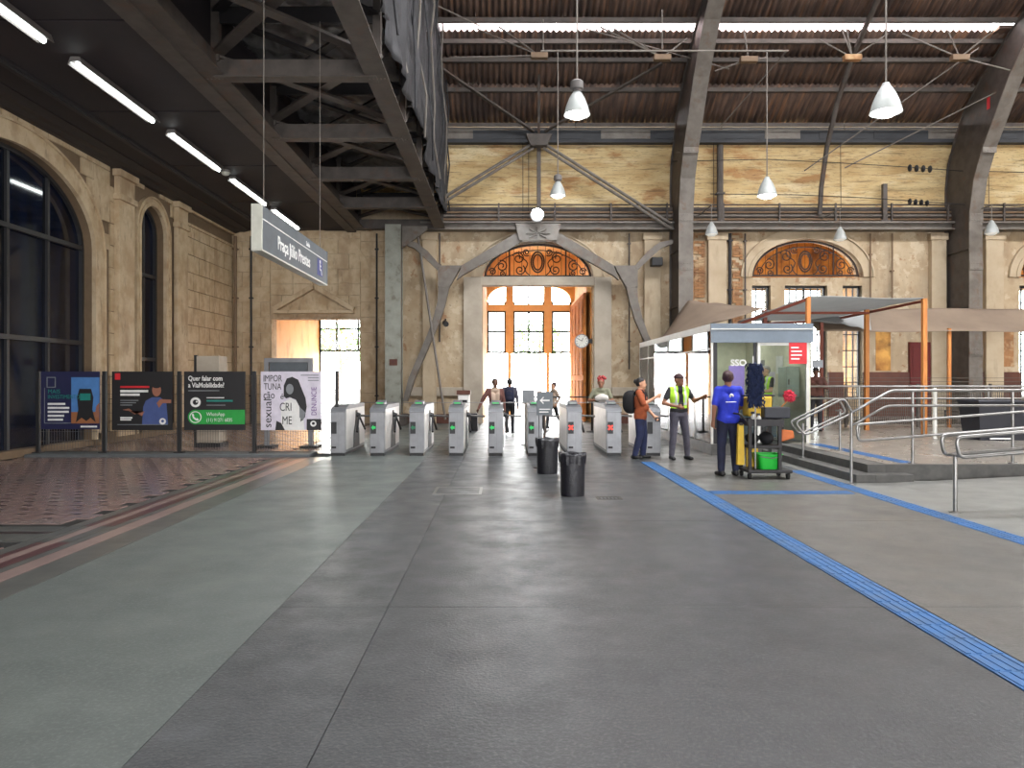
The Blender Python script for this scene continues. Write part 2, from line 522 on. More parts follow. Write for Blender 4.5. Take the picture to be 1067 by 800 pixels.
def share(src, parent, world_loc, m=None):
    """another piece with the same mesh data"""
    c = bpy.data.objects.new(src.name.split('.')[0], src.data)
    COL.objects.link(c)
    c.parent = parent
    c.location = Vector(world_loc) - (pworld(parent) if parent else Vector())
    return c

def fillet(pts, r, n=5, closed=False):
    pts = [Vector(p) for p in pts]
    out = []
    m = len(pts)
    for i, p in enumerate(pts):
        if not closed and i in (0, m - 1):
            out.append(p)
            continue
        a, b = pts[i - 1], pts[(i + 1) % m]
        da, db = (a - p), (b - p)
        ra = min(r, da.length * 0.49, db.length * 0.49)
        s, e = p + da.normalized() * ra, p + db.normalized() * ra
        for k in range(n + 1):
            t = k / n
            out.append(s * (1 - t) ** 2 + p * 2 * t * (1 - t) + e * t * t)
    return out

def text_mesh(name, body, size, m, parent, loc, rot, extrude=0.002, align='LEFT', sx=1.0, shear=0.0, bold=0.0, **kw):
    cu = bpy.data.curves.new('lettering', 'FONT')
    cu.body = body
    cu.size = size
    cu.extrude = extrude
    cu.align_x = align
    cu.resolution_u = 3
    cu.offset = bold
    t = bpy.data.objects.new('lettering_curve', cu)
    COL.objects.link(t)
    bpy.context.view_layer.update()
    me = bpy.data.meshes.new_from_object(t)
    bpy.data.objects.remove(t)
    me.materials.clear()
    me.materials.append(MATS[m])
    o = bpy.data.objects.new(name, me)
    COL.objects.link(o)
    o.parent = parent
    o.location = Vector(loc) - (pworld(parent) if parent else Vector())
    o.rotation_euler = rot
    o.scale = (sx, 1, 1)
    return tag(o, **kw)

FRONT = (pi / 2, 0, 0)            # lettering that reads from the camera side (facing -Y)
FACE_X = (pi / 2, 0, pi / 2)      # lettering that faces +X

def ell(cu, cz, a, b, n=24, t0=0.0, t1=pi):
    return [(cu + a * math.cos(t0 + (t1 - t0) * i / n), cz + b * math.sin(t0 + (t1 - t0) * i / n)) for i in range(n + 1)]
# ------------------------------------------------------------------ floor
floor = obj('floor', MB().box(-11, 26, -8, 27.6, -0.4, -0.012), 'joint', kind='structure')
ybr = [-8, -1.15, 2.0, 5.15, 8.3, 11.45, 14.6, 17.75, 20.9, 24.05, 27.6]
J = 0.0025
def slab_row(x0, x1, m, ys=ybr, parts=ybr):
    for a, b in zip(ys[:-1], ys[1:]):
        obj('slab', MB().box(x0 + J, x1 - J, a + J, b - J, -0.05, 0.0), m, floor)
slab_row(-3.65, -1.575, 'concrete_green', [-8, 3.0, 27.6])
slab_row(-1.575, -0.81, 'asphalt_worn')
slab_row(-0.81, 2.68, 'asphalt')
slab_row(2.95, 5.05, 'asphalt_pale')
slab_row(5.30, 26, 'ramp_concrete', [-8, 2.0, 7.0, 11.6, 15.5, 20.9, 27.6])
obj('slab', MB().box(5.056, 5.294, 12.9, 27.6, -0.05, 0.0), 'asphalt', floor)
obj('slab', MB().box(2.686, 2.944, 14.25, 27.6, -0.05, 0.0), 'asphalt', floor)
# left border strips beside the tiled field
for (x0, x1, m) in ((-3.98, -3.65, 'tile_grey'), (-4.17, -3.98, 'tile_rose'), (-4.27, -4.17, 'tile_grey'), (-4.40, -4.27, 'tile_red'),
                    (-4.52, -4.40, 'tile_rose'), (-4.60, -4.52, 'tile_red'), (-4.75, -4.60, 'tile_grey')):
    for a, b in ((2.0, 7.2), (8.0, 15.15), (15.95, 27.0)):
        obj('border_strip', MB().box(x0 + 0.003, x1 - 0.003, a, b, -0.05, 0.0), m, floor)
    obj('border_strip', MB().box(x0 + 0.003, x1 - 0.003, 7.205, 7.995, -0.05, 0.0), 'tile_grey' if m != 'tile_rose' else 'tile_rose', floor)
obj('border_strip', MB().box(-10, -3.655, -8, 1.995, -0.05, 0.0), 'concrete_green', floor)
obj('border_strip', MB().box(-9.98, -4.755, 7.25, 7.6, -0.05, 0.0), 'tile_grey', floor)
obj('border_strip', MB().box(-9.98, -4.755, 7.605, 7.70, -0.05, 0.0), 'tile_dark', floor)
obj('border_strip', MB().box(-9.98, -4.755, 7.705, 7.98, -0.05, 0.0), 'tile_grey', floor)
# tiled field: pinkish tiles in running bond with a small dark inlay at each head joint
tw, th = 0.325, 0.29
tiles = []
row = 0
y = 2.05
while y < 26.9:
    if not (7.25 - th < y < 7.98 or 15.2 - th < y < 15.95):
        x = -9.97 + (tw / 2 if row % 2 else 0)
        while x + tw <= -4.75:
            tiles.append((x, y))
            x += tw
    row += 1
    y += th
tiles.sort(key=lambda t: (0 if abs(t[0] * F / t[1]) < 530 else 50) + t[1])
tile0 = None
rest = MB()
inlay = MB()
for i, (x, y) in enumerate(tiles):
    if i < 300:
        if tile0 is None:
            tile0 = obj('floor_tile', MB().box(x + 0.004, x + tw - 0.004, y + 0.004, y + th - 0.004, -0.04, 0.0), 'tile_pink', floor)
        else:
            share(tile0, floor, (x + tw / 2, y + th / 2, -0.04))
    else:
        rest.box(x + 0.004, x + tw - 0.004, y + 0.004, y + th - 0.004, -0.04, 0.0)
    inlay.box(x - 0.06, x + 0.06, y + th - 0.03, y + th + 0.02, -0.03, 0.0015)
obj('floor_tile_field', rest, 'tile_pink', floor, kind='stuff', fixn=False)
obj('tile_inlay', inlay, 'tile_dark', floor, kind='stuff', fixn=False)
obj('kerb', MB().box(-9.98, -4.05, 15.2, 15.93, -0.04, 0.05), 'kerb', floor, bevel=0.01)

# blue tactile paving: ribbed tiles laid one after another
def tactile(x0, y0, x1, y1, z, along):
    L = 0.25
    mb = MB().box(0, L - 0.004, 0, L - 0.004, -0.03, 0.003)
    for k in range(4):
        c = 0.031 + 0.0625 * k
        if along == 'y':
            mb.box(c - 0.014, c + 0.014, 0.01, L - 0.014, 0.003, 0.008)
        else:
            mb.box(0.01, L - 0.014, c - 0.014, c + 0.014, 0.003, 0.008)
    src = None
    x, y = x0, y0
    while (along == 'y' and y + L <= y1 + 1e-6) or (along == 'x' and x + L <= x1 + 1e-6):
        if src is None:
            m2 = MB()
            m2.add([(a + x, b + y, c + z) for a, b, c in mb.v], mb.f)
            src = obj('tactile_tile', m2, 'tactile_blue', floor)
        else:
            share(src, floor, (x + (L - 0.004) / 2, y + (L - 0.004) / 2, z - 0.03))
        if along == 'y': y += L
        else: x += L
tactile(2.69, 1.75, 0, 14.25, 0.0, 'y')
tactile(5.05, 3.9, 0, 12.9, 0.0, 'y')
tactile(2.955, 10.25, 5.04, 0, 0.003, 'x')

# covers let into the floor
p = at(455, 508, 10.6)
cv = thing('inspection_cover', (-0.65, 10.55, 0), 'square steel-framed inspection cover set flush in the dark floor', 'cover')
obj('frame', MB().box(-0.99, -0.30, 10.2, 10.24, -0.02, 0.006).box(-0.99, -0.30, 10.86, 10.9, -0.02, 0.006).box(-0.99, -0.95, 10.24, 10.86, -0.02, 0.006).box(-0.34, -0.30, 10.24, 10.86, -0.02, 0.006), 'steel_bright', cv)
obj('lid', MB().box(-0.945, -0.345, 10.245, 10.855, -0.02, 0.003), 'asphalt_worn', cv)
gr = thing('floor_drain', (1.44, 9.9, 0), 'small dark slotted drain in floor beside black bins', 'drain')
obj('frame', MB().box(1.27, 1.61, 9.78, 9.80, -0.01, 0.005).box(1.27, 1.61, 10.0, 10.02, -0.01, 0.005).box(1.27, 1.29, 9.79, 10.01, -0.01, 0.005).box(1.59, 1.61, 9.79, 10.01, -0.01, 0.005), 'steel_dark', gr)
for k in range(6):
    obj('slot_bar', MB().box(1.30 + k * 0.05, 1.325 + k * 0.05, 9.80, 10.0, -0.01, 0.004), 'steel_black', gr)

# ------------------------------------------------------------------ walls
def wall_open(mb, plane, t0, t1, u0, u1, z0, z1, ops):
    """solid wall with rectangular or arched openings: op = (u0, u1, zbottom, zspring, rise)"""
    def bx(a, b, c, d):
        mb.prism([(a, c), (b, c), (b, d), (a, d)], plane, t0, t1)
    cur = u0
    for (a, b, zb, zs, rise) in sorted(ops):
        if a > cur: bx(cur, a, z0, z1)
        if zb > z0: bx(a, b, z0, zb)
        if rise:
            arc = ell((a + b) / 2, zs, (b - a) / 2, rise, 28)
            for (p, q) in zip(arc[:-1], arc[1:]):
                mb.prism([q, p, (p[0], z1), (q[0], z1)], plane, t0, t1)
        elif zs < z1:
            bx(a, b, zs, z1)
        cur = b
    if cur < u1: bx(cur, u1, z0, z1)
    return mb

CEIL = 7.15
BW = (12.4, 17.8, 0.15, 4.76, 1.70)           # big arched window, left wall
NW = (20.07, 21.55, 0.15, 5.80, 0.74)         # narrow arched window
wall_left = obj('wall_left', wall_open(MB(), 'yz', -10.6, -10.03, -8, 27.0, 0, CEIL, [BW, NW, (3.6, 9.0, 0.15, 4.76, 1.7)]), 'stone_joint', kind='structure')
LD = (-8.56, -5.30, 0, 3.87, 0)               # doorway under the pediment
MA = (-0.75, 3.34, 0, 5.40, 1.30)             # tall arched entrance
RA = lambda c: (c - 2.05, c + 2.05, 5.40, 5.42, 1.40)
back = MB()
strips = []
for c in (11.25, 21.15):
    strips += [(c - 2.03, c - 1.34, 0.9, 5.10, 0), (c - 0.82, c + 0.76, 0.9, 5.10, 0), (c + 1.33, c + 2.05, 0.9, 5.10, 0)]
wall_back = obj('wall_back', wall_open(wall_open(MB(), 'xz', 27.0, 27.6, -10.6, 26, 0, 5.40, [LD, (-0.75, 3.34, 0, 5.40, 0)] + strips),
                'xz', 27.0, 27.6, -10.6, 26, 5.40, 7.9, [(-0.75, 3.34, 5.40, 5.401, 1.30), RA(11.25), RA(21.15)]), 'plaster', kind='structure')
obj('upper_wall', MB().box(-10.6, 26, 26.98, 27.6, 7.9, 10.9), 'plaster_upper', wall_back)
obj('wall_right_added', MB().box(26, 26.5, -8, 27.6, 0, 15), 'plaster', kind='structure')  # unseen wall added to keep out daylight from the right
REAR = [(-9.0, -6.4, 0, 4.2, 0), (0.0, 7.5, 0, 4.6, 0), (18.0, 24.0, 0, 4.6, 0)]  # openings sized and placed for the daylight and reflections they give
obj('wall_rear_added', wall_open(MB(), 'xz', -8.5, -8.0, -11, 26.5, 0, 10.0, REAR), 'plaster', kind='structure')  # unseen wall added to cut down the daylight from behind
obj('wall_inner_added', MB().box(-5.6, -5.42, -8, 27.0, CEIL, 17), 'ceiling_dark', kind='structure')  # added to block sky light leaking in above the aisle ceiling

# stone blocks of the left wall and of the left bay
def blocked(u0, u1, z0, z1, ops, grow):
    for (a, b, zb, zs, rise) in ops:
        if u1 <= a - grow or u0 >= b + grow: continue
        if z1 <= zs and z1 > zb: return True
        if rise:
            for uu in (u0, (u0 + u1) / 2, u1):
                e = ((uu - (a + b) / 2) / ((b - a) / 2 + grow))
                if abs(e) < 1 and z0 < zs + (rise + grow) * math.sqrt(1 - e * e): return True
        elif z0 < zs + grow: return True
    return False
def stones(parent, plane, t0, t1, spans, z0, z1, ch, bw, ops, grow):
    z, r = z0, 0
    while z < z1 - 0.05:
        ze = min(z + ch, z1)
        for (a, b) in spans:
            n = max(1, round((b - a) / bw))
            w = (b - a) / n
            cuts = [a + w * k for k in range(n + 1)]
            if r % 2 and n > 1:
                cuts = [a] + [c + w / 2 for c in cuts[:-1]] + [b]
            for c0, c1 in zip(cuts[:-1], cuts[1:]):
                if not blocked(c0, c1, z, ze, ops, grow):
                    d = random.uniform(0, 0.006)
                    mb = MB().prism([(c0 + 0.011, z + 0.011), (c1 - 0.011, z + 0.011), (c1 - 0.011, ze - 0.011), (c0 + 0.011, ze - 0.011)], plane, t0, t1 + (d if t1 > t0 else -d))
                    obj('stone_block', mb, 'stone', parent)
        z = ze
        r += 1
stones(wall_left, 'yz', -10.05, -9.99, [(17.8, 18.55), (18.55, 20.07), (21.55, 22.7), (22.7, 26.98)], 0.0, 6.55, 0.56, 0.95, [BW, NW], 0.16)
stones(wall_left, 'yz', -10.05, -9.99, [(12.0, 18.55), (19.4, 22.2)], 4.5, 7.12, 0.4, 0.5, [BW, NW], 0.42)
stones(wall_back, 'xz', 27.02, 26.96, [(-9.98, -8.60), (-5.26, -4.2)], 0.0, 7.1, 0.56, 0.9, [], 0)
stones(wall_back, 'xz', 27.02, 26.96, [(-8.60, -5.26)], 5.15, 7.1, 0.56, 0.9, [], 0)
stones(wall_back, 'xz', 27.02, 26.96, [(-8.60, -5.26)], 3.9, 5.15, 0.42, 0.9, [], 0)
# arch mouldings on the left wall
for (a, b, zb, zs, rise), w in ((BW, 0.40), (NW, 0.22)):
    c, h = (a + b) / 2, (b - a) / 2
    for (g0, g1, x1) in ((0.0, w * 0.55, -9.93), (w * 0.55, w, -9.96), (w, w + 0.05, -9.91)):
        inn = [(a - g0, zb)][0:0] + ell(c, zs, h + g0, rise + g0, 26)
        out = ell(c, zs, h + g1, rise + g1, 26)
        inn = [(b + g0, zb)] + inn + [(a - g0, zb)]
        out = [(b + g1, zb)] + out + [(a - g1, zb)]
        obj('arch_moulding', MB().ring(inn, out, 'yz', -10.03, x1), 'stone', wall_left)
# pilasters, capitals and the frieze below the dark cornice
for (a, b) in ((18.75, 19.55), (22.15, 22.85), (10.6, 11.6)):
    obj('pilaster', MB().box(-10.0, -9.86, a, b, 0.15, 6.25), 'stone', wall_left, bevel=0.012)
    obj('capital', MB().box(-10.0, -9.80, a - 0.06, b + 0.06, 6.25, 6.40).box(-10.0, -9.86, a, b, 6.40, 6.85).box(-10.0, -9.78, a - 0.08, b + 0.08, 6.85, 7.02), 'stone', wall_left, bevel=0.012)
obj('frieze', MB().box(-10.0, -9.93, 22.85, 26.98, 6.50, 6.58).box(-10.0, -9.90, 22.85, 26.98, 6.95, 7.05), 'stone', wall_left)
obj('baseboard_left', MB().box(-10.02, -9.93, 9.2, 12.3, 0, 0.3).box(-10.02, -9.93, 17.9, 26.9, 0, 0.3), 'stone_joint', kind='structure')

# left windows: steel frame, curtain behind dark glass
def arch_window(name, a, b, zb, zs, rise, verts, bars, label=None):
    w = obj(name, MB().ring([(b - 0.09, zb)] + ell((a + b) / 2, zs, (b - a) / 2 - 0.09, rise - 0.09, 26) + [(a + 0.09, zb)],
                            [(b, zb)] + ell((a + b) / 2, zs, (b - a) / 2, rise, 26) + [(a, zb)], 'yz', -10.40, -10.22), 'window_steel', kind='structure')
    def top(u):
        e = (u - (a + b) / 2) / ((b - a) / 2)
        return zs + rise * math.sqrt(max(0, 1 - e * e)) - 0.05
    for u in verts:
        obj('mullion', MB().box(-10.38, -10.24, u - 0.04, u + 0.04, zb, top(u)), 'window_steel', w)
    for z in bars:
        obj('transom', MB().box(-10.40, -10.20, a + 0.05, b - 0.05, z - 0.05, z + 0.05), 'window_steel', w)
    obj('side_post', MB().box(-10.50, -10.42, b - 0.42, b - 0.28, zb, top(b - 0.35)), 'window_side', w)
    us = [a + 0.06] + list(verts) + [b - 0.06]
    zz = [zb] + list(bars)
    for u0, u1 in zip(us[:-1], us[1:]):
        for z0, z1 in zip(zz[:-1], zz[1:]):
            obj('pane', MB().box(-10.31, -10.30, u0, u1, z0, z1), 'glass_dark', w)
        n = 6
        pts = [(u0, zz[-1])] + [(u1, zz[-1])] + [(u1 + (u0 - u1) * k / n, top(u1 + (u0 - u1) * k / n)) for k in range(n + 1)]
        pts = [p for i, p in enumerate(pts) if p[1] >= zz[-1] - 1e-6]
        if len(pts) > 3:
            obj('pane', MB().prism(pts, 'yz', -10.31, -10.30), 'glass_dark', w)
    return w
w1 = arch_window('window_1', *BW, verts=(13.75, 15.1, 16.45), bars=(2.5, 4.8))
w2 = arch_window('window_2', *NW, verts=(20.81,), bars=(2.2, 4.6))
w3 = arch_window('window_3', 3.6, 9.0, 0.15, 4.76, 1.7, verts=(4.95, 6.3, 7.65), bars=(2.5, 4.8))
for (a, b, h) in ((12.2, 18.0, 6.6), (19.9, 21.8, 6.7), (3.4, 9.2, 6.6)):
    cm = MB().grid(lambda u, v, a=a, b=b, h=h: (-10.75 + 0.05 * math.sin(u * (b - a) * 24) + 0.02 * math.sin(u * 91), a + (b - a) * u, -0.01 + h * v), int((b - a) * 26), 3, 0.01)
    obj('curtain', cm, 'curtain', smooth='all', label={12.2: 'dark blue pleated curtain behind the widest arched window', 19.9: 'dark curtain behind the narrow arched window', 3.4: 'dark blue curtain behind the nearest arched window'}[a], cat='curtain')
obj('wall_outer', MB().box(-11.0, -10.9, -8, 27, 0, 7.3), 'cornice_dark', kind='structure')

# ------------------------------------------------------------------ ceiling of the left aisle
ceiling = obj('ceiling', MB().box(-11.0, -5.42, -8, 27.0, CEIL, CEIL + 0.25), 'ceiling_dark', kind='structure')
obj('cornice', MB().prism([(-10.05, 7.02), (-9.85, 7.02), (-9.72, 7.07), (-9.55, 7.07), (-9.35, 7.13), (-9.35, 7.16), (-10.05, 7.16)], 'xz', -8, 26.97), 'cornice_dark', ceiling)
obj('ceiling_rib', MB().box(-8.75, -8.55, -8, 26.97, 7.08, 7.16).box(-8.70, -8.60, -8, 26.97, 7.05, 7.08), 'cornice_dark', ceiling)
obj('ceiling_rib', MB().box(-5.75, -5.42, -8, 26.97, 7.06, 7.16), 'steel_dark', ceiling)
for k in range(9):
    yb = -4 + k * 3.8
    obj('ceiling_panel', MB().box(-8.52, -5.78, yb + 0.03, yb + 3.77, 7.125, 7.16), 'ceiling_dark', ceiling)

# ------------------------------------------------------------------ back wall dressings
# pediment over the left doorway
pd = obj('door_pediment', MB().box(-8.42, -5.48, 26.70, 26.99, 4.05, 4.17), 'stone', wall_back, bevel=0.01)
for s in (-1, 1):
    c = -6.95
    obj('raking_cornice', MB().bar((c + s * 1.47, 26.86, 4.20), (c, 26.86, 5.06), 0.17, 0.30, up=(0, 1, 0)), 'stone', wall_back)
obj('tympanum', MB().prism([(-8.2, 4.17), (-5.7, 4.17), (-6.95, 4.95)], 'xz', 26.93, 27.0), 'stone', wall_back)
c = -6.93
for (r0, r1, t) in ((1.95, 2.03, 26.91), (1.80, 1.95, 26.94)):
    obj('blind_arch_moulding', MB().ring(ell(c, 5.40, r0, r0 * 0.86, 26), ell(c, 5.40, r1, r1 * 0.86, 26), 'xz', t, 27.0), 'stone', wall_back)
# jambs either side of the tall entrance, lintel, archivolt
for (x0, x1) in ((-1.45, -0.78), (3.37, 4.0)):
    obj('door_jamb', MB().box(x0, x1, 26.86, 27.0, 0, 5.4), 'plaster_grey', wall_back, bevel=0.01)
obj('lintel', MB().box(-0.85, 3.45, 26.9, 27.4, 5.10, 5.42), 'plaster_grey', wall_back, bevel=0.01)
for c, h, r, zs in ((1.295, 2.045, 1.30, 5.42), (11.25, 2.05, 1.40, 5.42), (21.15, 2.05, 1.40, 5.42)):
    for (g0, g1, t) in ((0.0, 0.14, 26.90), (0.14, 0.36, 26.94), (0.36, 0.42, 26.88)):
        obj('archivolt', MB().ring(ell(c, zs, h + g0, r + g0, 28), ell(c, zs, h + g1, r + g1, 28), 'xz', t, 27.0), 'plaster_smooth', wall_back)
# horizontal bands, pilasters, exposed brick strips and dado of the hall side
obj('trim_1', MB().box(-3.4, -1.47, 26.88, 27.0, 1.02, 1.34).box(4.02, 6.0, 26.88, 27.0, 1.02, 1.34), 'plaster_grey', kind='structure', bevel=0.01)
obj('baseboard_back', MB().box(-4.2, -1.47, 26.9, 27.0, 0, 0.35).box(4.02, 6.1, 26.9, 27.0, 0, 0.35), 'dado', kind='structure')
for (x0, x1, m) in ((7.55, 8.22, 'plaster_smooth'), (15.75, 16.3, 'plaster_smooth'), (17.75, 18.4, 'plaster_smooth'), (-2.95, -2.45, 'plaster_smooth'), (5.2, 5.8, 'plaster_smooth')):
    obj('wall_pilaster', MB().box(x0, x1, 26.78, 27.0, 0, 6.75).box(x0 - 0.05, x1 + 0.05, 26.74, 27.0, 6.75, 7.0), m, wall_back, bevel=0.012)
for (x0, x1) in ((6.95, 7.48), (8.48, 8.86)):
    # the exposed masonry strips show their courses
    z = 1.95
    k = 0
    while z < 7.0:
        j = 0
        x = x0 + (0.0 if k % 2 else -0.13)
        while x < x1:
            a, b = max(x, x0), min(x + 0.26, x1)
            if b - a > 0.04 and random.random() < 0.82:
                obj('brick', MB().box(a + 0.006, b - 0.006, 26.955 - random.uniform(0, 0.02), 27.0, z + 0.006, z + 0.094), 'brick_bare', wall_back)
            x += 0.26
        z += 0.1
        k += 1
obj('dado_panel', MB().box(6.95, 9.2, 26.9, 27.0, 0.26, 1.9).box(13.32, 16.3, 26.9, 27.0, 0.26, 1.9).box(17.4, 19.1, 26.9, 27.0, 0.26, 1.9).box(9.92, 10.42, 26.9, 27.0, 0.26, 1.9).box(12.02, 12.57, 26.9, 27.0, 0.26, 1.9), 'dado', wall_back)
obj('plaster_patch', MB().box(13.8, 14.35, 26.985, 27.0, 1.95, 3.45), 'gold_plaster', wall_back)
obj('plaster_patch', MB().box(17.5, 18.9, 26.975, 27.0, 2.1, 3.6), 'brick_bare', wall_back)
obj('door_1', MB().box(15.0, 15.75, 26.85, 27.02, 0.26, 3.0).box(15.08, 15.67, 26.83, 26.86, 0.4, 1.5).box(15.08, 15.67, 26.83, 26.86, 1.65, 2.85), 'door_red', kind='structure')

# windows in the right bays: bars and panes
wi = 4
for c in (11.25, 21.15):
    for (a, b, nv) in ((c - 2.03, c - 1.34, 3), (c - 0.82, c + 0.76, 6), (c + 1.33, c + 2.05, 3)):
        w = obj('window_%d' % wi, MB().box(a, a + 0.06, 27.2, 27.3, 0.9, 5.1).box(b - 0.06, b, 27.2, 27.3, 0.9, 5.1).box(a, b, 27.2, 27.3, 5.03, 5.1).box(a, b, 27.2, 27.3, 0.9, 0.98), 'window_steel', kind='structure')
        wi += 1
        for k in range(1, nv):
            u = a + (b - a) * k / nv
            t = 0.035 if (nv == 6 and k == 3) else 0.018
            obj('bar', MB().box(u - t, u + t, 27.21, 27.27, 0.95, 5.06), 'window_steel', w)
        for k in range(1, 7):
            z = 0.9 + 4.2 * k / 7
            obj('transom', MB().box(a + 0.03, b - 0.03, 27.22, 27.27, z - 0.018, z + 0.018), 'window_steel', w)
        for k in range(7):
            obj('pane', MB().box(a + 0.04, b - 0.04, 27.24, 27.246, 0.9 + 4.2 * k / 7 + 0.02, 0.9 + 4.2 * (k + 1) / 7 - 0.02), 'glass_clear', w)

# wrought-iron lunettes
def lunette(c, zs, h, r, label):
    g = thing('iron_lunette', (c, 27.15, zs), label, 'grille')
    n = 28
    obj('rim', MB().tube([(x, 27.15, z) for x, z in ell(c, zs, h - 0.05, r - 0.05, n)], 0.045, 6), 'iron_black', g)
    obj('inner_rim', MB().tube([(x, 27.15, z) for x, z in ell(c, zs, h - 0.30, r - 0.26, n)], 0.02, 6), 'iron_black', g)
    obj('sill_bar', MB().box(c - h, c + h, 27.12, 27.18, zs + 0.0, zs + 0.06), 'iron_black', g)
    for u in (-1.05, 1.05):
        obj('upright', MB().tube([(c + u, 27.15, zs), (c + u, 27.15, zs + r * math.sqrt(1 - (u / h) ** 2))], 0.03, 6), 'iron_black', g)
    for k in range(-6, 7):
        u = k * h / 6.8
        obj('spindle', MB().tube([(c + u, 27.16, zs), (c + u, 27.16, zs + (r - 0.05) * math.sqrt(max(0, 1 - (u / h) ** 2)))], 0.009, 5), 'iron_black', g)
    # oval medallion
    for (a, b) in ((0.24, 0.38), (0.17, 0.29)):
        obj('medallion_ring', MB().tube([(c + a * math.cos(t * pi / 10), 27.14, zs + 0.55 + b * math.sin(t * pi / 10)) for t in range(20)], 0.03, 6, closed=True), 'iron_black', g)
    # scrolls
    def spiral(cx, cz, r0, turns, s, a0):
        pts = []
        for i in range(int(turns * 14)):
            t = i / 14 * 2 * pi
            rr = r0 * (1 - i / (turns * 14) * 0.85)
            pts.append((cx + s * rr * math.cos(t + a0), 27.14, cz + rr * math.sin(t + a0)))
        return pts
    for s in (-1, 1):
        for (dx, dz, r0, a0) in ((0.72, 0.72, 0.24, 0.4), (0.66, 0.27, 0.20, 2.2), (1.34, 0.42, 0.22, 1.2), (1.30, 0.14, 0.12, 3.0), (1.68, 0.2, 0.14, 0.2), (0.42, 0.95, 0.14, 4.0)):
            zt = zs + dz * r / 1.3
            obj('scroll', MB().tube(spiral(c + s * dx, zt, r0, 1.6, s, a0), 0.024, 5), 'iron_black', g)
        obj('scroll', MB().tube([(c + s * (0.3 + 0.35 * t / 10 + 0.1 * math.sin(t * 0.9)), 27.14, zs + 0.06 + 0.9 * t / 10) for t in range(11)], 0.022, 5), 'iron_black', g)
    return g
lunette(1.295, 5.44, 2.0, 1.25, 'scrolled iron lunette with oval medallion above the tall entrance')
lunette(11.25, 5.46, 2.0, 1.35, 'scrolled iron lunette above the barred windows behind the tents')
lunette(21.15, 5.46, 2.0, 1.35, 'scrolled iron lunette cut off at the right edge')

# ------------------------------------------------------------------ entrance halls behind the openings
def vest(n, x0, x1, ztop, m):
    obj('wall_vestibule_%d' % n, MB().box(x0 - 0.3, x0, 27.6, 34, 0, ztop).box(x1, x1 + 0.3, 27.6, 34, 0, ztop).box(x0 - 0.3, x1 + 0.3, 27.6, 34, ztop, ztop + 0.3), m, kind='structure')
    obj('floor_vestibule_%d' % n, MB().box(x0 - 0.3, x1 + 0.3, 27.6, 36, -0.3, 0.0), 'platform_floor', kind='structure')
vest(1, -8.56, -5.0, 6.0, 'vestibule')
vest(2, -0.75, 3.34, 7.4, 'vestibule')
# moulded pilaster and a vertical crack band on the lit reveal
obj('wall_reveal', MB().box(3.18, 3.34, 27.7, 33.8, 4.96, 5.12), 'vestibule', kind='structure')
dl = obj('door_2', MB().box(3.10, 3.20, 28.0, 33.7, 0.02, 4.95), 'door_wood', kind='structure')
for k in range(4):
    ya = 28.2 + k * 1.38
    for (za, zb_) in ((0.3, 1.6), (1.8, 3.3), (3.5, 4.75)):
        obj('door_panel', MB().box(3.06, 3.10, ya, ya + 1.1, za, zb_), 'door_wood', dl, bevel=0.02)
# facade of the tall entrance, at the street
fa = wall_open(MB(), 'xz', 34.0, 34.4, -1.2, 3.8, 2.9, 8.0, [(-0.72, 0.13, 2.9, 2.9, 0)][0:0])
ops = [(-0.72, 0.13), (0.49, 1.92), (2.28, 3.18)]
fac = MB()
for (a, b) in ((-1.2, -0.72), (0.13, 0.49), (1.92, 2.28), (3.18, 3.8)):
    fac.box(a, b, 34.0, 34.35, 0.0 if a in (-1.2, 3.18) else 2.85, 5.13)
for (a, b) in ops:
    fac.box(a, b, 34.0, 34.35, 4.82, 5.13)
wall_open(fac, 'xz', 34.0, 34.35, 0.13, 2.28, 5.13, 8.0, [(0.49, 1.92, 5.13, 6.0, 0.5)])
fac.box(-1.2, -0.72, 34.0, 34.35, 5.13, 8.0).box(3.18, 3.8, 34.0, 34.35, 5.13, 8.0)
for (uo, ui) in ((-0.72, 0.13), (3.18, 2.28)):           # side lights with a quarter-round outer corner
    qa = [(ui + (uo - ui) * math.cos(t * pi / 24), 5.25 + 0.70 * math.sin(t * pi / 24)) for t in range(13)]
    for p_, q_ in zip(qa[:-1], qa[1:]):
        fac.prism([p_, q_, (q_[0], 8.0), (p_[0], 8.0)], 'xz', 34.0, 34.35)
wall_street = obj('wall_street', fac, 'wood_frame', kind='structure')
for (x0, x1) in ((0.24, 0.38), (2.03, 2.17)):
    obj('door_post', MB().box(x0, x1, 34.05, 34.25, 0, 2.85), 'wood_frame', wall_street)
for i, (a, b) in enumerate(ops):
    w = obj('window_%d' % wi, MB().box(a, a + 0.07, 34.02, 34.2, 2.85, 5.25).box(b - 0.07, b, 34.02, 34.2, 2.85, 5.25).box(a, b, 34.02, 34.2, 2.85, 2.95).box(a, b, 34.02, 34.2, 4.75, 4.83), 'window_steel', kind='structure')
    wi += 1
    if i == 1:
        obj('mullion', MB().box(1.165, 1.245, 34.02, 34.2, 2.85, 6.4), 'window_steel', w)
    obj('transom', MB().box(a, b, 34.04, 34.18, 3.83, 3.91), 'window_steel', w)
    for (z0, z1) in ((2.93, 3.84), (3.90, 4.82), (5.13, 5.55)):
        for (u0, u1) in (((a, 1.18), (1.23, b)) if i == 1 else ((a, b),)):
            obj('pane', MB().box(u0, u1, 34.145, 34.152, z0, z1), 'glass_clear', w)
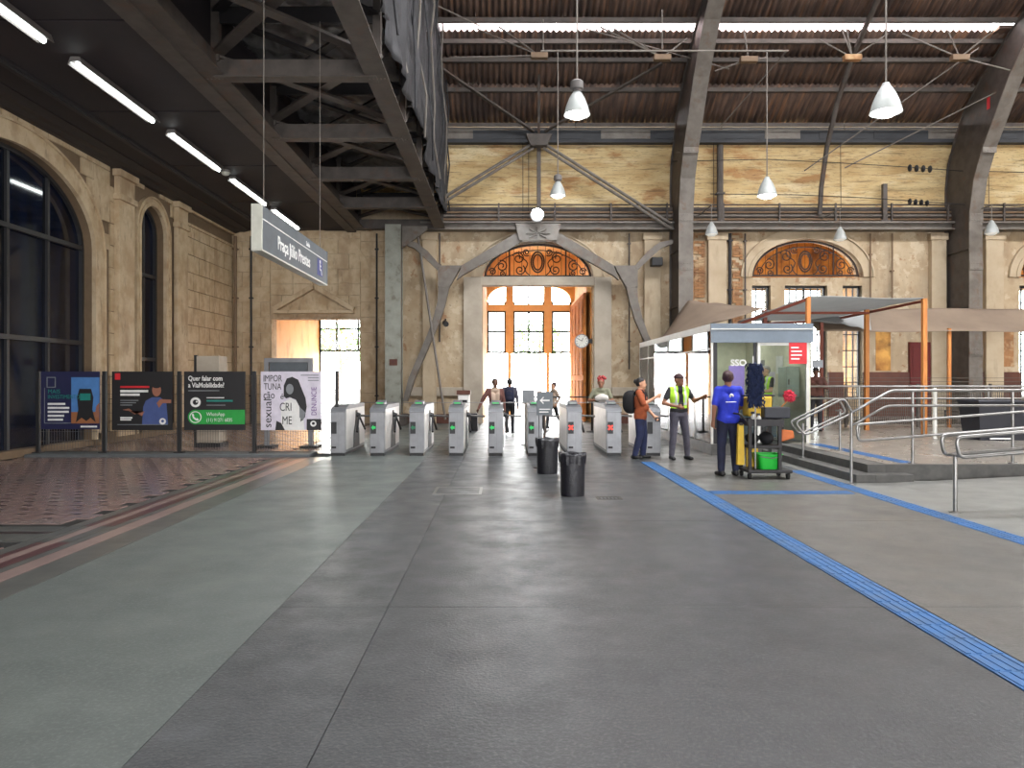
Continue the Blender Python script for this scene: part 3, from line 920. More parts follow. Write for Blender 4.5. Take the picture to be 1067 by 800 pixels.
# street window of the left doorway
w = obj('window_%d' % wi, MB().box(-8.56, -5.0, 34.0, 34.1, 4.46, 6.0).box(-8.56, -5.0, 34.0, 34.1, 2.93, 3.03).box(-8.56, -8.48, 34.0, 34.1, 0, 4.46), 'window_steel', kind='structure')
wi += 1
for u in (-7.75, -6.75, -5.7):
    obj('mullion', MB().box(u - 0.04, u + 0.04, 34.0, 34.08, 3.0, 4.46), 'window_steel', w)
obj('transom', MB().box(-8.56, -5.0, 34.0, 34.08, 3.95, 4.02), 'window_steel', w)
for a, b in ((-8.5, -7.79), (-7.71, -6.79), (-6.71, -5.74), (-5.66, -5.0)):
    obj('pane', MB().box(a, b, 34.04, 34.046, 3.03, 3.95), 'glass_clear', w)
    obj('pane', MB().box(a, b, 34.04, 34.046, 4.02, 4.46), 'glass_clear', w)
# gold-toned rear wall seen through the right lunettes
for n, c in ((3, 11.25), (4, 21.15)):
    obj('wall_vestibule_%d' % n, MB().box(c - 2.6, c + 2.6, 30.0, 30.2, 5.3, 7.9).box(c - 2.6, c + 2.6, 27.6, 30.0, 7.6, 7.9).box(c - 2.6, c - 2.3, 27.6, 30.0, 0, 7.6).box(c + 2.3, c + 2.6, 27.6, 30.0, 0, 7.6), 'gold_plaster', kind='structure')

# ------------------------------------------------------------------ outside
obj('pavement', MB().box(-60, 60, 36, 140, -0.4, -0.02).box(-60, -10.6, 27.6, 36, -0.4, -0.02).box(-4.7, -1.05, 27.6, 36, -0.4, -0.02).box(3.64, 60, 27.6, 36, -0.4, -0.02), 'pavement', kind='structure')
def tree(x, y, h, r, label):
    t = thing('street_tree', (x, y, 0), label, 'tree', 'trees on the street outside')
    obj('trunk', MB().tube([(x, y, -0.02), (x + 0.1, y, h * 0.5), (x, y, h * 0.75)], [0.2, 0.15, 0.08], 8), 'bark', t)
    mb = MB()
    rs = random.Random(int(x * 10))
    for k in range(420):
        a, b, q = rs.uniform(0, 2 * pi), rs.uniform(-1, 1), rs.uniform(0.6, 1) * r
        s = math.sqrt(1 - b * b)
        cx, cy, cz = x + q * s * math.cos(a), y + q * s * math.sin(a), h * 0.72 + q * b * 0.8
        e = 0.2
        p = [Vector((cx, cy, cz)) + Vector((rs.uniform(-e, e), rs.uniform(-e, e), rs.uniform(-e, e))) for _ in range(4)]
        mb.add(p, [(0, 1, 2), (0, 2, 3), (0, 1, 3), (1, 2, 3)])
    tag(obj('foliage', mb, 'leaf_pale', t, fixn=False), kind='stuff')
tree(-13.0, 58, 6.0, 2.4, 'washed-out green street tree outside the left doorway')
tree(3.2, 64, 7.0, 2.6, 'washed-out green street tree outside the tall entrance')
# ------------------------------------------------------------------ roof of the hall
def rz(y):
    return 10.9 + 0.55 * (27.3 - y)
X0, X1 = -5.4, 26.0
roof = obj('roof', MB().grid(lambda u, v: (X0 + (X1 - X0) * u, *[(20.0, 14.98), (18, 15.9), (16, 16.5), (13.1, 16.9)][min(3, int(v * 3 + 0.5))]), 1, 3, 0.1), 'roof_rust', kind='structure')
obj('roof_slope', MB().grid(lambda u, v: (X0 + (X1 - X0) * u, *[(8.7, 16.9), (5, 16.4), (1, 14.9), (-3, 12.6), (-8, 9.5)][min(4, int(v * 4 + 0.5))]), 1, 4, 0.1), 'roof_rust', roof)
obj('ridge_cover_added', MB().box(X0, -2.3, 8.6, 13.2, 16.95, 17.05), 'roof_rust', roof)  # panel added to stop daylight leaking in over the girder
obj('ridge_frame', MB().box(X0, X1, 13.0, 13.2, 16.7, 17.0).box(X0, X1, 8.6, 8.8, 16.7, 17.0), 'steel_dark', roof)
PW = 1.0
rows = [(27.25, 25.63), (25.63, 24.57), (24.57, 23.80), (23.44, 21.8), (21.8, 19.95)]
for ri, (ya, yb) in enumerate(rows):
    src = None
    n = int((X1 + 2.6) / PW)
    for k in range(n + 1):
        xa = -2.6 + k * PW
        lift = 0.02 * (ri % 2)
        if src is None:
            def fn(u, v):
                y = ya + (yb - 0.08 - ya) * v
                return (xa + (PW + 0.02) * u, y, rz(y) + 0.10 + lift + 0.038 * math.sin(u * (PW + 0.02) / 0.2 * 2 * pi))
            src = obj('roof_sheet', MB().grid(fn, 40, 2, 0.012), 'roof_rust', roof, smooth='all')
        else:
            c = share(src, roof, (xa + (PW + 0.02) / 2, 0, 0))
            c.location.y, c.location.z = src.location.y, src.location.z + random.uniform(-0.012, 0.012)
# translucent strip of panels
for k in range(13):
    xa = -2.5 + k * 1.41
    if xa + 1.4 > 15.9: break
    obj('skylight_panel', MB().add([(xa, 23.88, rz(23.88) + 0.16), (xa + 1.39, 23.88, rz(23.88) + 0.16), (xa + 1.39, 23.34, rz(23.34) + 0.16), (xa, 23.34, rz(23.34) + 0.16),
        (xa, 23.88, rz(23.88) + 0.172), (xa + 1.39, 23.88, rz(23.88) + 0.172), (xa + 1.39, 23.34, rz(23.34) + 0.172), (xa, 23.34, rz(23.34) + 0.172)],
        [(0, 1, 2, 3), (4, 7, 6, 5), (0, 4, 5, 1), (1, 5, 6, 2), (2, 6, 7, 3), (3, 7, 4, 0)]), 'skylight', roof)
obj('roof_infill', MB().box(15.95, X1, 23.42, 23.84, 12.9, 13.0).prism([(27.3, 10.9), (19.9, 14.97), (19.9, 15.07), (27.3, 11.0)], 'yz', X0, -2.55), 'roof_rust', roof)
for y in (27.0, 25.63, 24.57, 23.95, 23.28, 21.8):
    obj('purlin', MB().box(-2.6, X1, y - 0.06, y + 0.06, rz(y) - 0.10, rz(y) + 0.04), 'steel_dark', roof)
obj('eaves_gutter', MB().box(-5.4, X1, 26.75, 27.3, 10.36, 10.86).box(-5.4, X1, 26.70, 27.3, 10.30, 10.38), 'gutter', roof)
for k in range(14):
    xa = -2.4 + k * 2.0
    obj('gutter_plate', MB().box(xa, xa + 1.3 + 0.5 * (k % 2), 26.73, 26.76, 10.45, 10.80), 'gutter' if k % 3 else 'steel_grey', roof)

# ------------------------------------------------------------------ big steel arches
FRONTP = [(25.6, 0), (25.6, 7.4), (25.35, 8.6), (24.9, 9.5), (24.3, 10.36), (23.6, 11.4), (22.4, 12.65), (20.9, 13.7), (19.2, 14.6), (17.4, 15.3)]
BACKP = [(26.95, 0), (26.95, 8.6), (26.8, 9.5), (26.4, 10.3), (25.9, 11.1), (24.9, 12.0), (23.5, 12.85), (21.8, 13.8), (19.8, 14.8), (17.7, 15.6)]
def arch(x0, x1, label):
    t = thing('steel_arch', ((x0 + x1) / 2, 26.3, 0), label, 'arch', 'riveted steel arches of the hall roof')
    w = 0.06
    obj('side_plate', MB().ring(FRONTP, BACKP, 'yz', x0 + w, x0 + w + 0.03), 'steel_dark', t)
    obj('side_plate', MB().ring(FRONTP, BACKP, 'yz', x1 - w - 0.03, x1 - w), 'steel_dark', t)
    fr2 = [(y - 0.05, z) for y, z in FRONTP]
    bk2 = [(y + 0.04, z) for y, z in BACKP]
    obj('front_flange', MB().ring(FRONTP, fr2, 'yz', x0, x1), 'steel_grey', t)
    obj('rear_flange', MB().ring(BACKP, bk2, 'yz', x0, x1), 'steel_dark', t)
    for z in (2.6, 5.6, 7.3, 9.5):
        j = [i for i in range(len(FRONTP)) if FRONTP[i][1] <= z][-1]
        (ya, za), (yb, zb) = FRONTP[j], FRONTP[j + 1]
        y = ya + (yb - ya) * (z - za) / (zb - za)
        sp = obj('splice_plate', MB().bar((x0 + 0.0, y - 0.06, z), (x1 + 0.0, y - 0.06, z), 0.03, 0.3), 'steel_grey', t)
        rv = MB()
        for a in range(4):
            for b in (-0.09, 0.09):
                rv.blob((x0 + 0.08 + a * (x1 - x0 - 0.16) / 3, y - 0.08, z + b), 0.022, 0.015, 0.022, 6, 4)
        obj('rivets', rv, 'steel_grey', sp, kind='stuff')
    for z in (1.2, 4.2, 6.2):
        obj('stiffener', MB().box(x0 - 0.0, x0 + 0.06, 25.65, 26.9, z, z + 0.05), 'steel_dark', t)
    obj('foot_plate', MB().box(x0 - 0.15, x1 + 0.15, 25.4, 26.97, 0, 0.5), 'steel_dark', t)
    return t
arch(6.16, 6.67, 'riveted steel arch rising behind the glass booth')
arch(16.34, 16.81, 'riveted steel arch at right with a red mark on its flank')
obj('red_mark', MB().box(16.385, 16.397, 24.55, 24.70, 10.75, 11.15), 'red_print', bpy.data.objects['steel_arch.001'])
# slim secondary ribs midway between the arches
def rib(x, label):
    pts = [(x, 26.6, 7.6), (x, 26.45, 8.6), (x, 26.0, 9.9), (x, 25.2, 11.2), (x, 24.2, 12.2), (x, 23.0, 13.0), (x, 21.5, 13.9)]
    obj('roof_rib', MB().tube(pts, 0.09, 8), 'steel_dark', label=label, cat='roof rib', group='slim ribs between the arches')
rib(11.55, 'slim curved steel rib right of the hanging lamps')
# ------------------------------------------------------------------ portal bracing against the back wall
port = thing('portal_bracing', (1.23, 26.2, 0), 'grey steel knee braces and struts framing the tall entrance', 'bracing')
def pb(name, pts, y0=26.0, y1=26.22, m='steel_grey'):
    """flat plate given by its outline in the frame's plane"""
    poly = [((x - VX) * 26.1 / F, CAM_Z - (y - VY) * 26.1 / F) for x, y in pts]
    return obj(name, MB().prism(poly, 'xz', y0, y1), m, port)
def mir(pts):
    return [(1120.5 - x, y) for x, y in pts]
node = [(456.6, 277), (481, 277), (468, 300), (456.6, 300)]
arm = [(481, 277), (538, 243), (545, 251), (482, 287), (476, 292)]
upl = [(456.6, 282), (442, 268), (432, 259), (420, 254), (420, 250), (434, 253), (446, 262), (459, 277)]
dwn = [(457, 300), (468, 300), (464, 318), (459, 334), (451, 352), (445, 350), (452, 330), (456, 314)]
stl = [(445, 350), (451, 352), (432, 396), (425, 418), (420, 418), (426, 394)]
for k, f in enumerate((lambda p: p, mir)):
    pb('node_plate', f(node), 25.98, 26.26)
    pb('arch_arm', f(arm))
    pb('knee_brace', f(upl))
    pb('strut', f(dwn))
    pb('strut', f(stl), 25.95, 26.3, 'steel_grey')
pb('crown_plate', [(537, 234), (584, 234), (580, 251), (541, 251)], 25.9, 26.3)
for k in range(8):
    a = k * pi / 4
    c = at(560.5, 243, 25.86)
    obj('crown_scroll', MB().tube([(c.x + 0.42 * math.cos(a) * t, 25.86, c.z + 0.22 * math.sin(a) * t) for t in (0.2, 0.6, 1.0)], 0.03, 5), 'steel_grey', port)
for k in (0, 1):
    rv = MB()
    for (x, y) in (node if not k else mir(node)):
        p = at(x + (461 if not k else 660) * 0.12 - (x * 0.12), y * 0.85 + 287 * 0.15, 25.97)
        rv.blob(p, 0.03, 0.02, 0.03, 6, 4)
    obj('rivets', rv, 'steel_grey', port, kind='stuff')
# inverted V of twin pipes over the entrance, with post and upper angle braces
hip = thing('wall_truss', (1.25, 26.4, 7.3), 'inverted V of twin steel pipes above the tall entrance', 'truss')
for (x, y) in ((455, 210), (699, 233)):
    s = -1 if x < 560 else 1
    for d in (0, 5):
        obj('raking_pipe', MB().tube([at(561 + s * 5, 149 + d, 26.3), at(x, y + d, 26.3)], 0.055, 8), 'steel_grey', hip)
obj('king_post', MB().bar(at(561.5, 62, 25.0), at(561.5, 140, 26.5), 0.09, 0.12).bar(at(561.5, 140, 26.5), at(561.5, 236, 26.5), 0.14, 0.14), 'steel_dark', hip)
obj('gusset', MB().prism([((x - VX) * 26.2 / F, CAM_Z - (y - VY) * 26.2 / F) for x, y in ((548, 140), (575, 140), (570, 152), (553, 152))], 'xz', 26.1, 26.45), 'steel_dark', hip)
obj('angle_brace', MB().bar(at(556, 137, 26.5), at(446, 62, 24.3), 0.14, 0.06), 'steel_dark', hip)
obj('angle_brace', MB().bar(at(568, 137, 26.5), at(690, 66, 24.4), 0.14, 0.06), 'steel_dark', hip)
# gallery: long beam, rails and pipes along the back wall
gal = thing('gallery', (10, 26.7, 7.0), 'long grey steel gallery beam with rails along the back wall', 'gallery')
obj('beam', MB().box(-3.0, 26, 26.45, 26.9, 7.07, 7.12).box(-3.0, 26, 26.62, 26.7, 7.12, 7.30).box(-3.0, 26, 26.45, 26.9, 7.30, 7.36), 'steel_grey', gal)
for z, r, m in ((8.02, 0.025, 'steel_dark'), (7.88, 0.02, 'steel_dark'), (7.74, 0.035, 'pipe_brown'), (7.62, 0.045, 'steel_grey'), (7.48, 0.04, 'pipe_brown')):
    obj('rail', MB().tube([(-2.6, 26.7, z), (26, 26.7, z)], r, 6), m, gal)
obj('screen_plate', MB().box(-2.6, 26, 26.78, 26.8, 7.40, 7.95), 'steel_dark', gal)
for k in range(14):
    x = -2.2 + k * 2.05
    obj('post', MB().box(x - 0.03, x + 0.03, 26.6, 26.66, 7.34, 8.06), 'steel_dark', gal)
# downpipes and conduits on the walls
def vpipe(x, y, z0, z1, r, m, label):
    t = thing('wall_pipe', (x, y, z0), label, 'pipe', 'vertical pipes on the walls')
    obj('pipe', MB().tube([(x, y, z0), (x, y, z1)], r, 8), m, t)
    z = z0 + 1.0
    while z < z1:
        obj('clamp', MB().box(x - r - 0.03, x + r + 0.03, y - r - 0.01, y + r + 0.04, z, z + 0.05), m, t)
        z += 1.8
vpipe(-9.85, 26.85, 0, 6.9, 0.06, 'pipe_brown', 'brown drainpipe in the corner of the left bay')
vpipe(-9.28, 26.88, 0, 6.9, 0.04, 'steel_black', 'thin black pipe left of the pedimented doorway')
vpipe(-4.65, 26.88, 0, 7.0, 0.035, 'steel_black', 'thin black pipe right of the pedimented doorway')
vpipe(-2.32, 26.75, 3.0, 7.0, 0.03, 'steel_dark', 'thin conduit behind the left knee brace')
vpipe(4.65, 26.85, 2.0, 7.0, 0.03, 'steel_dark', 'thin conduit right of the tall entrance')
vpipe(8.36, 26.85, 0.3, 7.0, 0.06, 'steel_black', 'dark downpipe beside the pink pilaster')
vpipe(8.93, 26.88, 0.3, 7.0, 0.03, 'steel_dark', 'thin pipe beside the right lunette')
vpipe(13.55, 26.88, 3.4, 7.0, 0.03, 'pipe_brown', 'thin brown pipe right of the right lunette')
vpipe(14.35, 26.88, 4.6, 7.0, 0.03, 'pipe_brown', 'short bent pipe below the gallery at right')
vpipe(7.95, 26.7, 7.4, 10.2, 0.12, 'steel_dark', 'dark downpipe above the gallery right of the arch')
# leaning pole
obj('leaning_pole', MB().tube([at(434, 236, 26.2), at(464, 437, 25.3)], 0.045, 8), 'steel_grey', label='thin grey pole leaning against the wall behind the gates', cat='pole')
# speaker and wall camera, clock
sp = thing('loudspeaker', (5.55, 26.4, 5.7), 'small black loudspeaker on the wall right of the entrance', 'speaker')
obj('cabinet', MB().box(5.35, 5.75, 26.2, 26.55, 5.72, 6.02), 'black_plastic', sp, bevel=0.02)
obj('bracket', MB().box(5.5, 5.6, 26.55, 27.0, 5.82, 5.92), 'steel_black', sp)
wc = thing('wall_camera', (-2.1, 26.6, 3.6), 'small dark camera on a wall bracket left of the entrance', 'camera')
obj('housing', MB().tube([(-2.05, 26.35, 3.62), (-2.12, 26.7, 3.7)], 0.1, 10), 'black_plastic', wc)
obj('bracket', MB().tube([(-2.12, 26.65, 3.7), (-2.12, 27.0, 3.85)], 0.03, 6), 'steel_black', wc)
ck = thing('wall_clock', (2.95, 27.3, 2.8), 'round white clock on a bracket inside the tall entrance', 'clock')
obj('case', MB().add([(x, y2, z) for (x, z, y2) in [(2.95 + 0.26 * math.cos(a * pi / 12), 3.06 + 0.26 * math.sin(a * pi / 12), yy) for yy in (27.25, 27.4) for a in range(24)]],
    [tuple(range(24)), tuple(range(24, 48))] + [(a, (a + 1) % 24, 24 + (a + 1) % 24, 24 + a) for a in range(24)]), 'grey_print', ck)
obj('dial', MB().add([(2.95 + 0.23 * math.cos(a * pi / 12), 27.245, 3.06 + 0.23 * math.sin(a * pi / 12)) for a in range(24)] + [(2.95 + 0.23 * math.cos(a * pi / 12), 27.25, 3.06 + 0.23 * math.sin(a * pi / 12)) for a in range(24)],
    [tuple(range(24)), tuple(range(24, 48))] + [(a, (a + 1) % 24, 24 + (a + 1) % 24, 24 + a) for a in range(24)]), 'clock_face', ck)
for a, L in ((1.2, 0.12), (2.6, 0.18)):
    obj('hand', MB().bar((2.95, 27.24, 3.06), (2.95 + L * math.cos(a), 27.24, 3.06 + L * math.sin(a)), 0.006, 0.02), 'black_plastic', ck)
for k in range(12):
    a = k * pi / 6
    obj('hour_mark', MB().bar((2.95 + 0.17 * math.cos(a), 27.242, 3.06 + 0.17 * math.sin(a)), (2.95 + 0.21 * math.cos(a), 27.242, 3.06 + 0.21 * math.sin(a)), 0.005, 0.02), 'black_plastic', ck)
obj('bracket', MB().box(3.2, 3.36, 27.28, 27.38, 2.98, 3.14), 'black_plastic', ck)

# ------------------------------------------------------------------ box girder at upper left
GL, GR, GZ = -5.23, -2.29, 7.1
gird = thing('box_girder', ((GL + GR) / 2, 13.3, GZ), 'riveted dark box girder with cross bracing under the left ceiling', 'girder')
for gx, s in ((GL, 1), (GR, -1)):
    obj('lower_chord', MB().box(gx - 0.2, gx + 0.2, -6, 26.8, GZ, GZ + 0.03).box(gx - 0.02, gx + 0.02, -6, 26.8, GZ + 0.03, GZ + 0.45), 'steel_dark', gird)
    obj('upper_chord', MB().box(gx - 0.15, gx + 0.15, -6, 26.8, 9.6, 9.63).box(gx - 0.02, gx + 0.02, -6, 26.8, 9.2, 9.6), 'steel_dark', gird)
bats = [3.2, 6.55, 9.95, 13.3, 16.65, 20.0, 23.3, 26.5]
for i, y in enumerate(bats):
    obj('batten', MB().box(GL, GR, y - 0.02, y + 0.02, GZ + 0.0, GZ + 0.34).box(GL, GR, y - 0.14, y + 0.14, GZ - 0.02, GZ + 0.01), 'steel_dark', gird)
    obj('rear_batten', MB().box(GL, GR, y - 0.03, y + 0.03, 8.1, 8.4), 'steel_black', gird)
    for gx in (GL, GR):
        obj('upright', MB().box(gx - 0.07, gx + 0.07, y - 0.07, y + 0.07, GZ + 0.3, 9.6 if gx == GL else 15.0), 'steel_dark', gird)
        rv = MB()
        for a in range(5):
            rv.blob((gx - 0.14 + 0.07 * a, y - 0.03, GZ - 0.02), 0.018, 0.018, 0.012, 6, 4)
        obj('rivets', rv, 'steel_grey', gird, kind='stuff')
    if i + 1 < len(bats):
        y2 = bats[i + 1]
        obj('diagonal', MB().bar((GL, y, GZ + 0.38), (GR, y2, GZ + 0.38), 0.22, 0.05), 'steel_dark', gird)
        obj('diagonal', MB().bar((GR, y, GZ + 0.44), (GL, y2, GZ + 0.44), 0.22, 0.05), 'steel_dark', gird)
        obj('top_diagonal', MB().bar((GL, y, 8.25), (GR, y2, 8.25), 0.18, 0.05), 'steel_black', gird)
        obj('top_diagonal', MB().bar((GR, y, 8.31), (GL, y2, 8.31), 0.18, 0.05), 'steel_black', gird)
        obj('side_lattice', MB().bar((GR, y, GZ + 0.4), (GR, y2, 9.5), 0.12, 0.1, up=(1, 0, 0)), 'steel_dark', gird)
        obj('side_lattice', MB().bar((GR, y, 9.6), (GR, y2, 12.4), 0.12, 0.1, up=(1, 0, 0)), 'steel_dark', gird)
        obj('side_lattice', MB().bar((GR, y, 15.0), (GR, y2, 12.4), 0.12, 0.1, up=(1, 0, 0)), 'steel_dark', gird)
# crumpled sheet laid over the girder
def tf(u, v):
    x, y = -5.4 + 3.0 * u, -6 + 32.9 * v
    return (x, y, 8.66 + 0.16 * mnoise.noise((x * 2.6, y * 2.6, 0.3)) + 0.10 * mnoise.noise((x * 6, y * 6, 4)))
obj('crumpled_sheet', MB().grid(tf, 40, 300, 0.01), 'tarp_dark', smooth='all', label='crumpled dark foil sheet laid over the box girder', cat='sheet')
# netting and cables hanging along the hall side of the girder
def nf(k, ya, yb, z0, z1):
    def f(u, v):
        y = ya + (yb - ya) * u
        sag = 0.25 * math.sin(u * pi) * (1 - v)
        z = z0 + (z1 - z0) * v - sag * 1.2
        return (GR + 0.18 + 0.16 * mnoise.noise((y * 1.3, z * 0.7, k)) + 0.10 * mnoise.noise((y * 4, z * 1.5, k + 3)) + 0.12 * math.sin(u * pi) * (1 - v), y, z)
    return f
for k, (ya, yb, z0, z1) in enumerate(((2.0, 9.7, 7.9, 15), (10.0, 13.2, 8.1, 15.2), (13.4, 16.6, 7.8, 15.2), (16.7, 19.9, 8.0, 15.2), (20.1, 23.2, 7.7, 15.2), (23.3, 26.6, 7.7, 14.9))):
    obj('safety_net', MB().grid(nf(k, ya, yb, z0, z1), 44, 40, 0.01), 'net_grey', smooth='all', cat='net', group='dark nets along the girder',
        label=('dark hanging net nearest the camera beside the girder', 'second dark net along the girder side', 'third dark net along the girder side', 'fourth dark net along the girder side', 'fifth dark net along the girder side', 'farthest dark net hanging at the girder end')[k])
rc = random.Random(3)
for k in range(10):
    y0 = 9 + k * 1.75
    pts = [(GR + 0.35 + rc.uniform(-0.1, 0.1), y0 + 0.25 * j + rc.uniform(-0.2, 0.2), 14.8 - j * 0.9 + rc.uniform(-0.1, 0.1)) for j in range(9)]
    obj('hanging_cable', MB().tube(pts, 0.028, 6), 'net_grey' if k % 2 else 'steel_grey', cat='cable', group='loose cables on the girder side', label='%s loose cable along the netted girder side counted from the camera' % 'first second third fourth fifth sixth seventh eighth ninth tenth'.split()[k])
# column below the girder
colm = thing('steel_column', (-3.88, 26.0, 0), 'grey-green riveted steel column under the girder end', 'column')
obj('shaft', MB().box(-4.16, -3.60, 25.72, 25.76, 0.4, 7.1).box(-4.16, -3.60, 26.26, 26.30, 0.4, 7.1).box(-3.92, -3.84, 25.76, 26.26, 0.4, 7.1), 'steel_green', colm)
obj('side_plate', MB().box(-4.13, -4.09, 25.76, 26.26, 0.4, 7.1), 'steel_green', colm)
obj('side_plate', MB().box(-3.67, -3.63, 25.76, 26.26, 0.4, 7.1), 'steel_grey', colm)
obj('base', MB().box(-4.35, -3.42, 25.55, 26.45, 0, 0.4), 'steel_dark', colm, bevel=0.02)
obj('number_plate', MB().box(-4.0, -3.72, 25.69, 25.72, 2.12, 2.34), 'dado', colm)
obj('cap_bracket', MB().prism([(-3.6, 6.3), (-2.7, 6.95), (-2.7, 7.08), (-3.6, 7.08)], 'xz', 25.95, 26.1), 'steel_grey', colm)
for s in (-1, 1):
    rv = MB()
    for k in range(44):
        rv.blob((-3.88 + s * 0.22, 25.715, 0.5 + k * 0.15), 0.016, 0.012, 0.016, 6, 3)
    obj('rivets', rv, 'steel_green', colm, kind='stuff')

# ------------------------------------------------------------------ lamps
# fluorescent battens below the dark ceiling
for i, (ya, yb) in enumerate(((9.0, 11.6), (12.5, 15.2), (16.1, 18.75), (19.75, 22.4), (23.3, 26.0))):
    x = -7.3
    t = thing('strip_light', (x, (ya + yb) / 2, 6.95), ['lit strip light cut by the left edge of the photo',
        'longest lit strip light, second from the left edge', 'lit strip light in the middle of the row', 'lit strip light just past the ceiling dome', 'farthest lit strip light beside the hanging sign'][i], 'strip light', 'strip lights in a row on the aisle ceiling')
    obj('housing', MB().prism([(x - 0.13, 6.99), (x - 0.12, 6.985), (x - 0.07, 7.04), (x + 0.07, 7.04), (x + 0.12, 6.985), (x + 0.13, 6.99), (x + 0.08, 7.12), (x - 0.08, 7.12)], 'xz', ya - 0.06, yb + 0.06), 'lamp_case', t)
    obj('tube', MB().tube([(x, ya, 6.995), (x, yb, 6.995)], 0.04, 8), 'light_tube', t)
dm = thing('ceiling_dome', (-7.35, 19.2, 6.98), 'small pale dome between two strip lights on the ceiling', 'dome')
obj('base', MB().lathe([(0.14, 0.12), (0.14, 0.06)], (-7.3, 19.2, 7.0), 16), 'lamp_case', dm)
obj('cover', MB().lathe([(0.02, -0.02), (0.08, 0.0), (0.12, 0.06)], (-7.3, 19.2, 7.0), 16), 'sign_end', dm, smooth=True)
# high-bay pendants
def pendant(x, y, zb, d, top, lit, label, plain=False):
    t = thing('pendant_lamp', (x, y, zb), label, 'pendant lamp', 'high-bay pendant lamps of the hall')
    r = d / 2
    h = d * 0.88
    prof = [(r, 0), (r * 0.97, h * 0.10), (r * 0.84, h * 0.38), (r * 0.60, h * 0.72), (r * 0.36, h * 0.95), (r * 0.30, h), (r * 0.27, h * 0.99), (r * 0.56, h * 0.70), (r * 0.80, h * 0.37), (r * 0.94, h * 0.05)]
    obj('shade', MB().lathe(prof, (x, y, zb), 28, cap=False), 'lamp_white', t, smooth='all')
    obj('lens', MB().lathe([(0.01, -h * 0.16), (r * 0.5, -h * 0.12), (r * 0.90, h * 0.04), (r * 0.5, h * 0.12), (0.01, h * 0.12)], (x, y, zb), 24), lit, t, smooth='all')
    obj('ballast', MB().lathe([(r * 0.34, h * 1.0), (r * 0.34, h * 1.08), (r * 0.5, h * 1.12), (r * 0.5, h * 1.42), (r * 0.36, h * 1.5), (0.02, h * 1.52)] if not plain else [(r * 0.3, h * 0.98), (r * 0.22, h * 1.12), (0.02, h * 1.14)], (x, y, zb), 18), 'lamp_case' if not plain else 'lamp_white', t, smooth=True)
    obj('rod', MB().tube([(x, y, zb + h * (1.5 if not plain else 1.12)), (x, y, top)], 0.016, 6), 'steel_grey', t)
    if top < 8:
        obj('arm', MB().tube([(x, y - 0.05, top), (x, 26.68 if x < 16 else 25.57, top)], 0.02, 6), 'steel_grey', t)
    if lit == 'light_disc':
        ld = bpy.data.lights.new('pendant_glow', 'SPOT')
        ld.energy = 260
        ld.spot_size = math.radians(140)
        ld.spot_blend = 0.6
        ld.shadow_soft_size = r * 0.8
        lo = bpy.data.objects.new('pendant_glow', ld)
        COL.objects.link(lo)
        lo.parent = t
        lo.location = (0, 0, -0.03)
pendant(1.33, 13.1, 6.36, 0.47, 16.6, 'light_disc', 'lit bell-shaped pendant lamp hanging in the centre of the hall')
pendant(6.88, 13.1, 6.40, 0.54, 16.6, 'light_disc', 'lit pendant lamp hanging highest at the right', True)
pendant(1.53, 20.3, 6.72, 0.45, 10.75, 'light_disc_dim', 'pendant lamp hanging above the bright star-like light')
pendant(7.35, 20.3, 6.72, 0.54, 10.75, 'light_disc', 'lit pendant lamp right of the booth arch under pipe', True)
pendant(7.15, 25.0, 6.58, 0.44, 7.6, 'light_off', 'small unlit pendant lamp beside the big steel arch', True)
pendant(11.65, 25.2, 6.45, 0.44, 7.5, 'light_off', 'small unlit pendant lamp in front of the right lunette', True)
pendant(16.75, 25.0, 6.62, 0.46, 7.6, 'light_off', 'small unlit pendant lamp at the far right arch', True)
fl = thing('floodlight', (1.2, 25.2, 7.1), 'dazzling star-like floodlight at the crown over the entrance', 'floodlight')
pc = at(560, 223, 25.2)
obj('housing', MB().lathe([(0.10, 0.0), (0.24, 0.06), (0.24, 0.12), (0.1, 0.34)], (0, 0, 0), 18), 'lamp_case', fl, smooth=True)
h = fl.children[0]
h.location = pc + Vector((0, 0.06, 0)) - fl.location
h.rotation_euler = (-pi / 2, 0, 0)
obj('lens', MB().blob(pc, 0.2, 0.08, 0.2, 16, 8), 'light_star', fl, smooth='all')
obj('bracket', MB().box(pc.x - 0.04, pc.x + 0.04, 25.4, 26.0, pc.z - 0.1, pc.z - 0.04), 'steel_dark', fl)
ld = bpy.data.lights.new('floodlight_glow', 'SPOT')
ld.energy = 120; ld.spot_size = math.radians(120); ld.shadow_soft_size = 0.2; ld.color = (0.85, 0.93, 1)
lo = bpy.data.objects.new('floodlight_glow', ld)
COL.objects.link(lo); lo.parent = fl; lo.location = pc + Vector((0, -0.15, 0)) - fl.location; lo.rotation_euler = (math.radians(70), 0, 0)
# service pipe that carries the middle lamps, with its stays
sv = thing('service_pipe', (4.5, 20.3, 10.7), 'long horizontal steel pipe carrying the middle pendant lamps', 'pipe')
obj('pipe', MB().tube([(1.05, 20.3, 10.76), (7.95, 20.3, 10.76)], 0.03, 8), 'steel_grey', sv)
for (a, b) in ((at(820, 53, 20.3), at(750, 133, 22.5)), (at(566, 53, 20.3), at(566, 20, 20.0)), (at(690, 53, 20.3), at(690, 10, 20.0))):
    obj('stay', MB().tube([a, b], 0.018, 6), 'steel_grey', sv)
lr = thing('tie_rod', (10, 26.6, 10.8), 'long thin tie rod below the eaves gutter', 'rod')
obj('rod', MB().tube([at(440, 135, 26.6), at(1100, 135, 26.6)], 0.025, 6), 'steel_grey', lr)
for x in (600, 752, 880, 1010):
    obj('hanger', MB().tube([at(x, 135, 26.6), at(x, 128, 26.4)], 0.02, 6), 'steel_dark', lr)
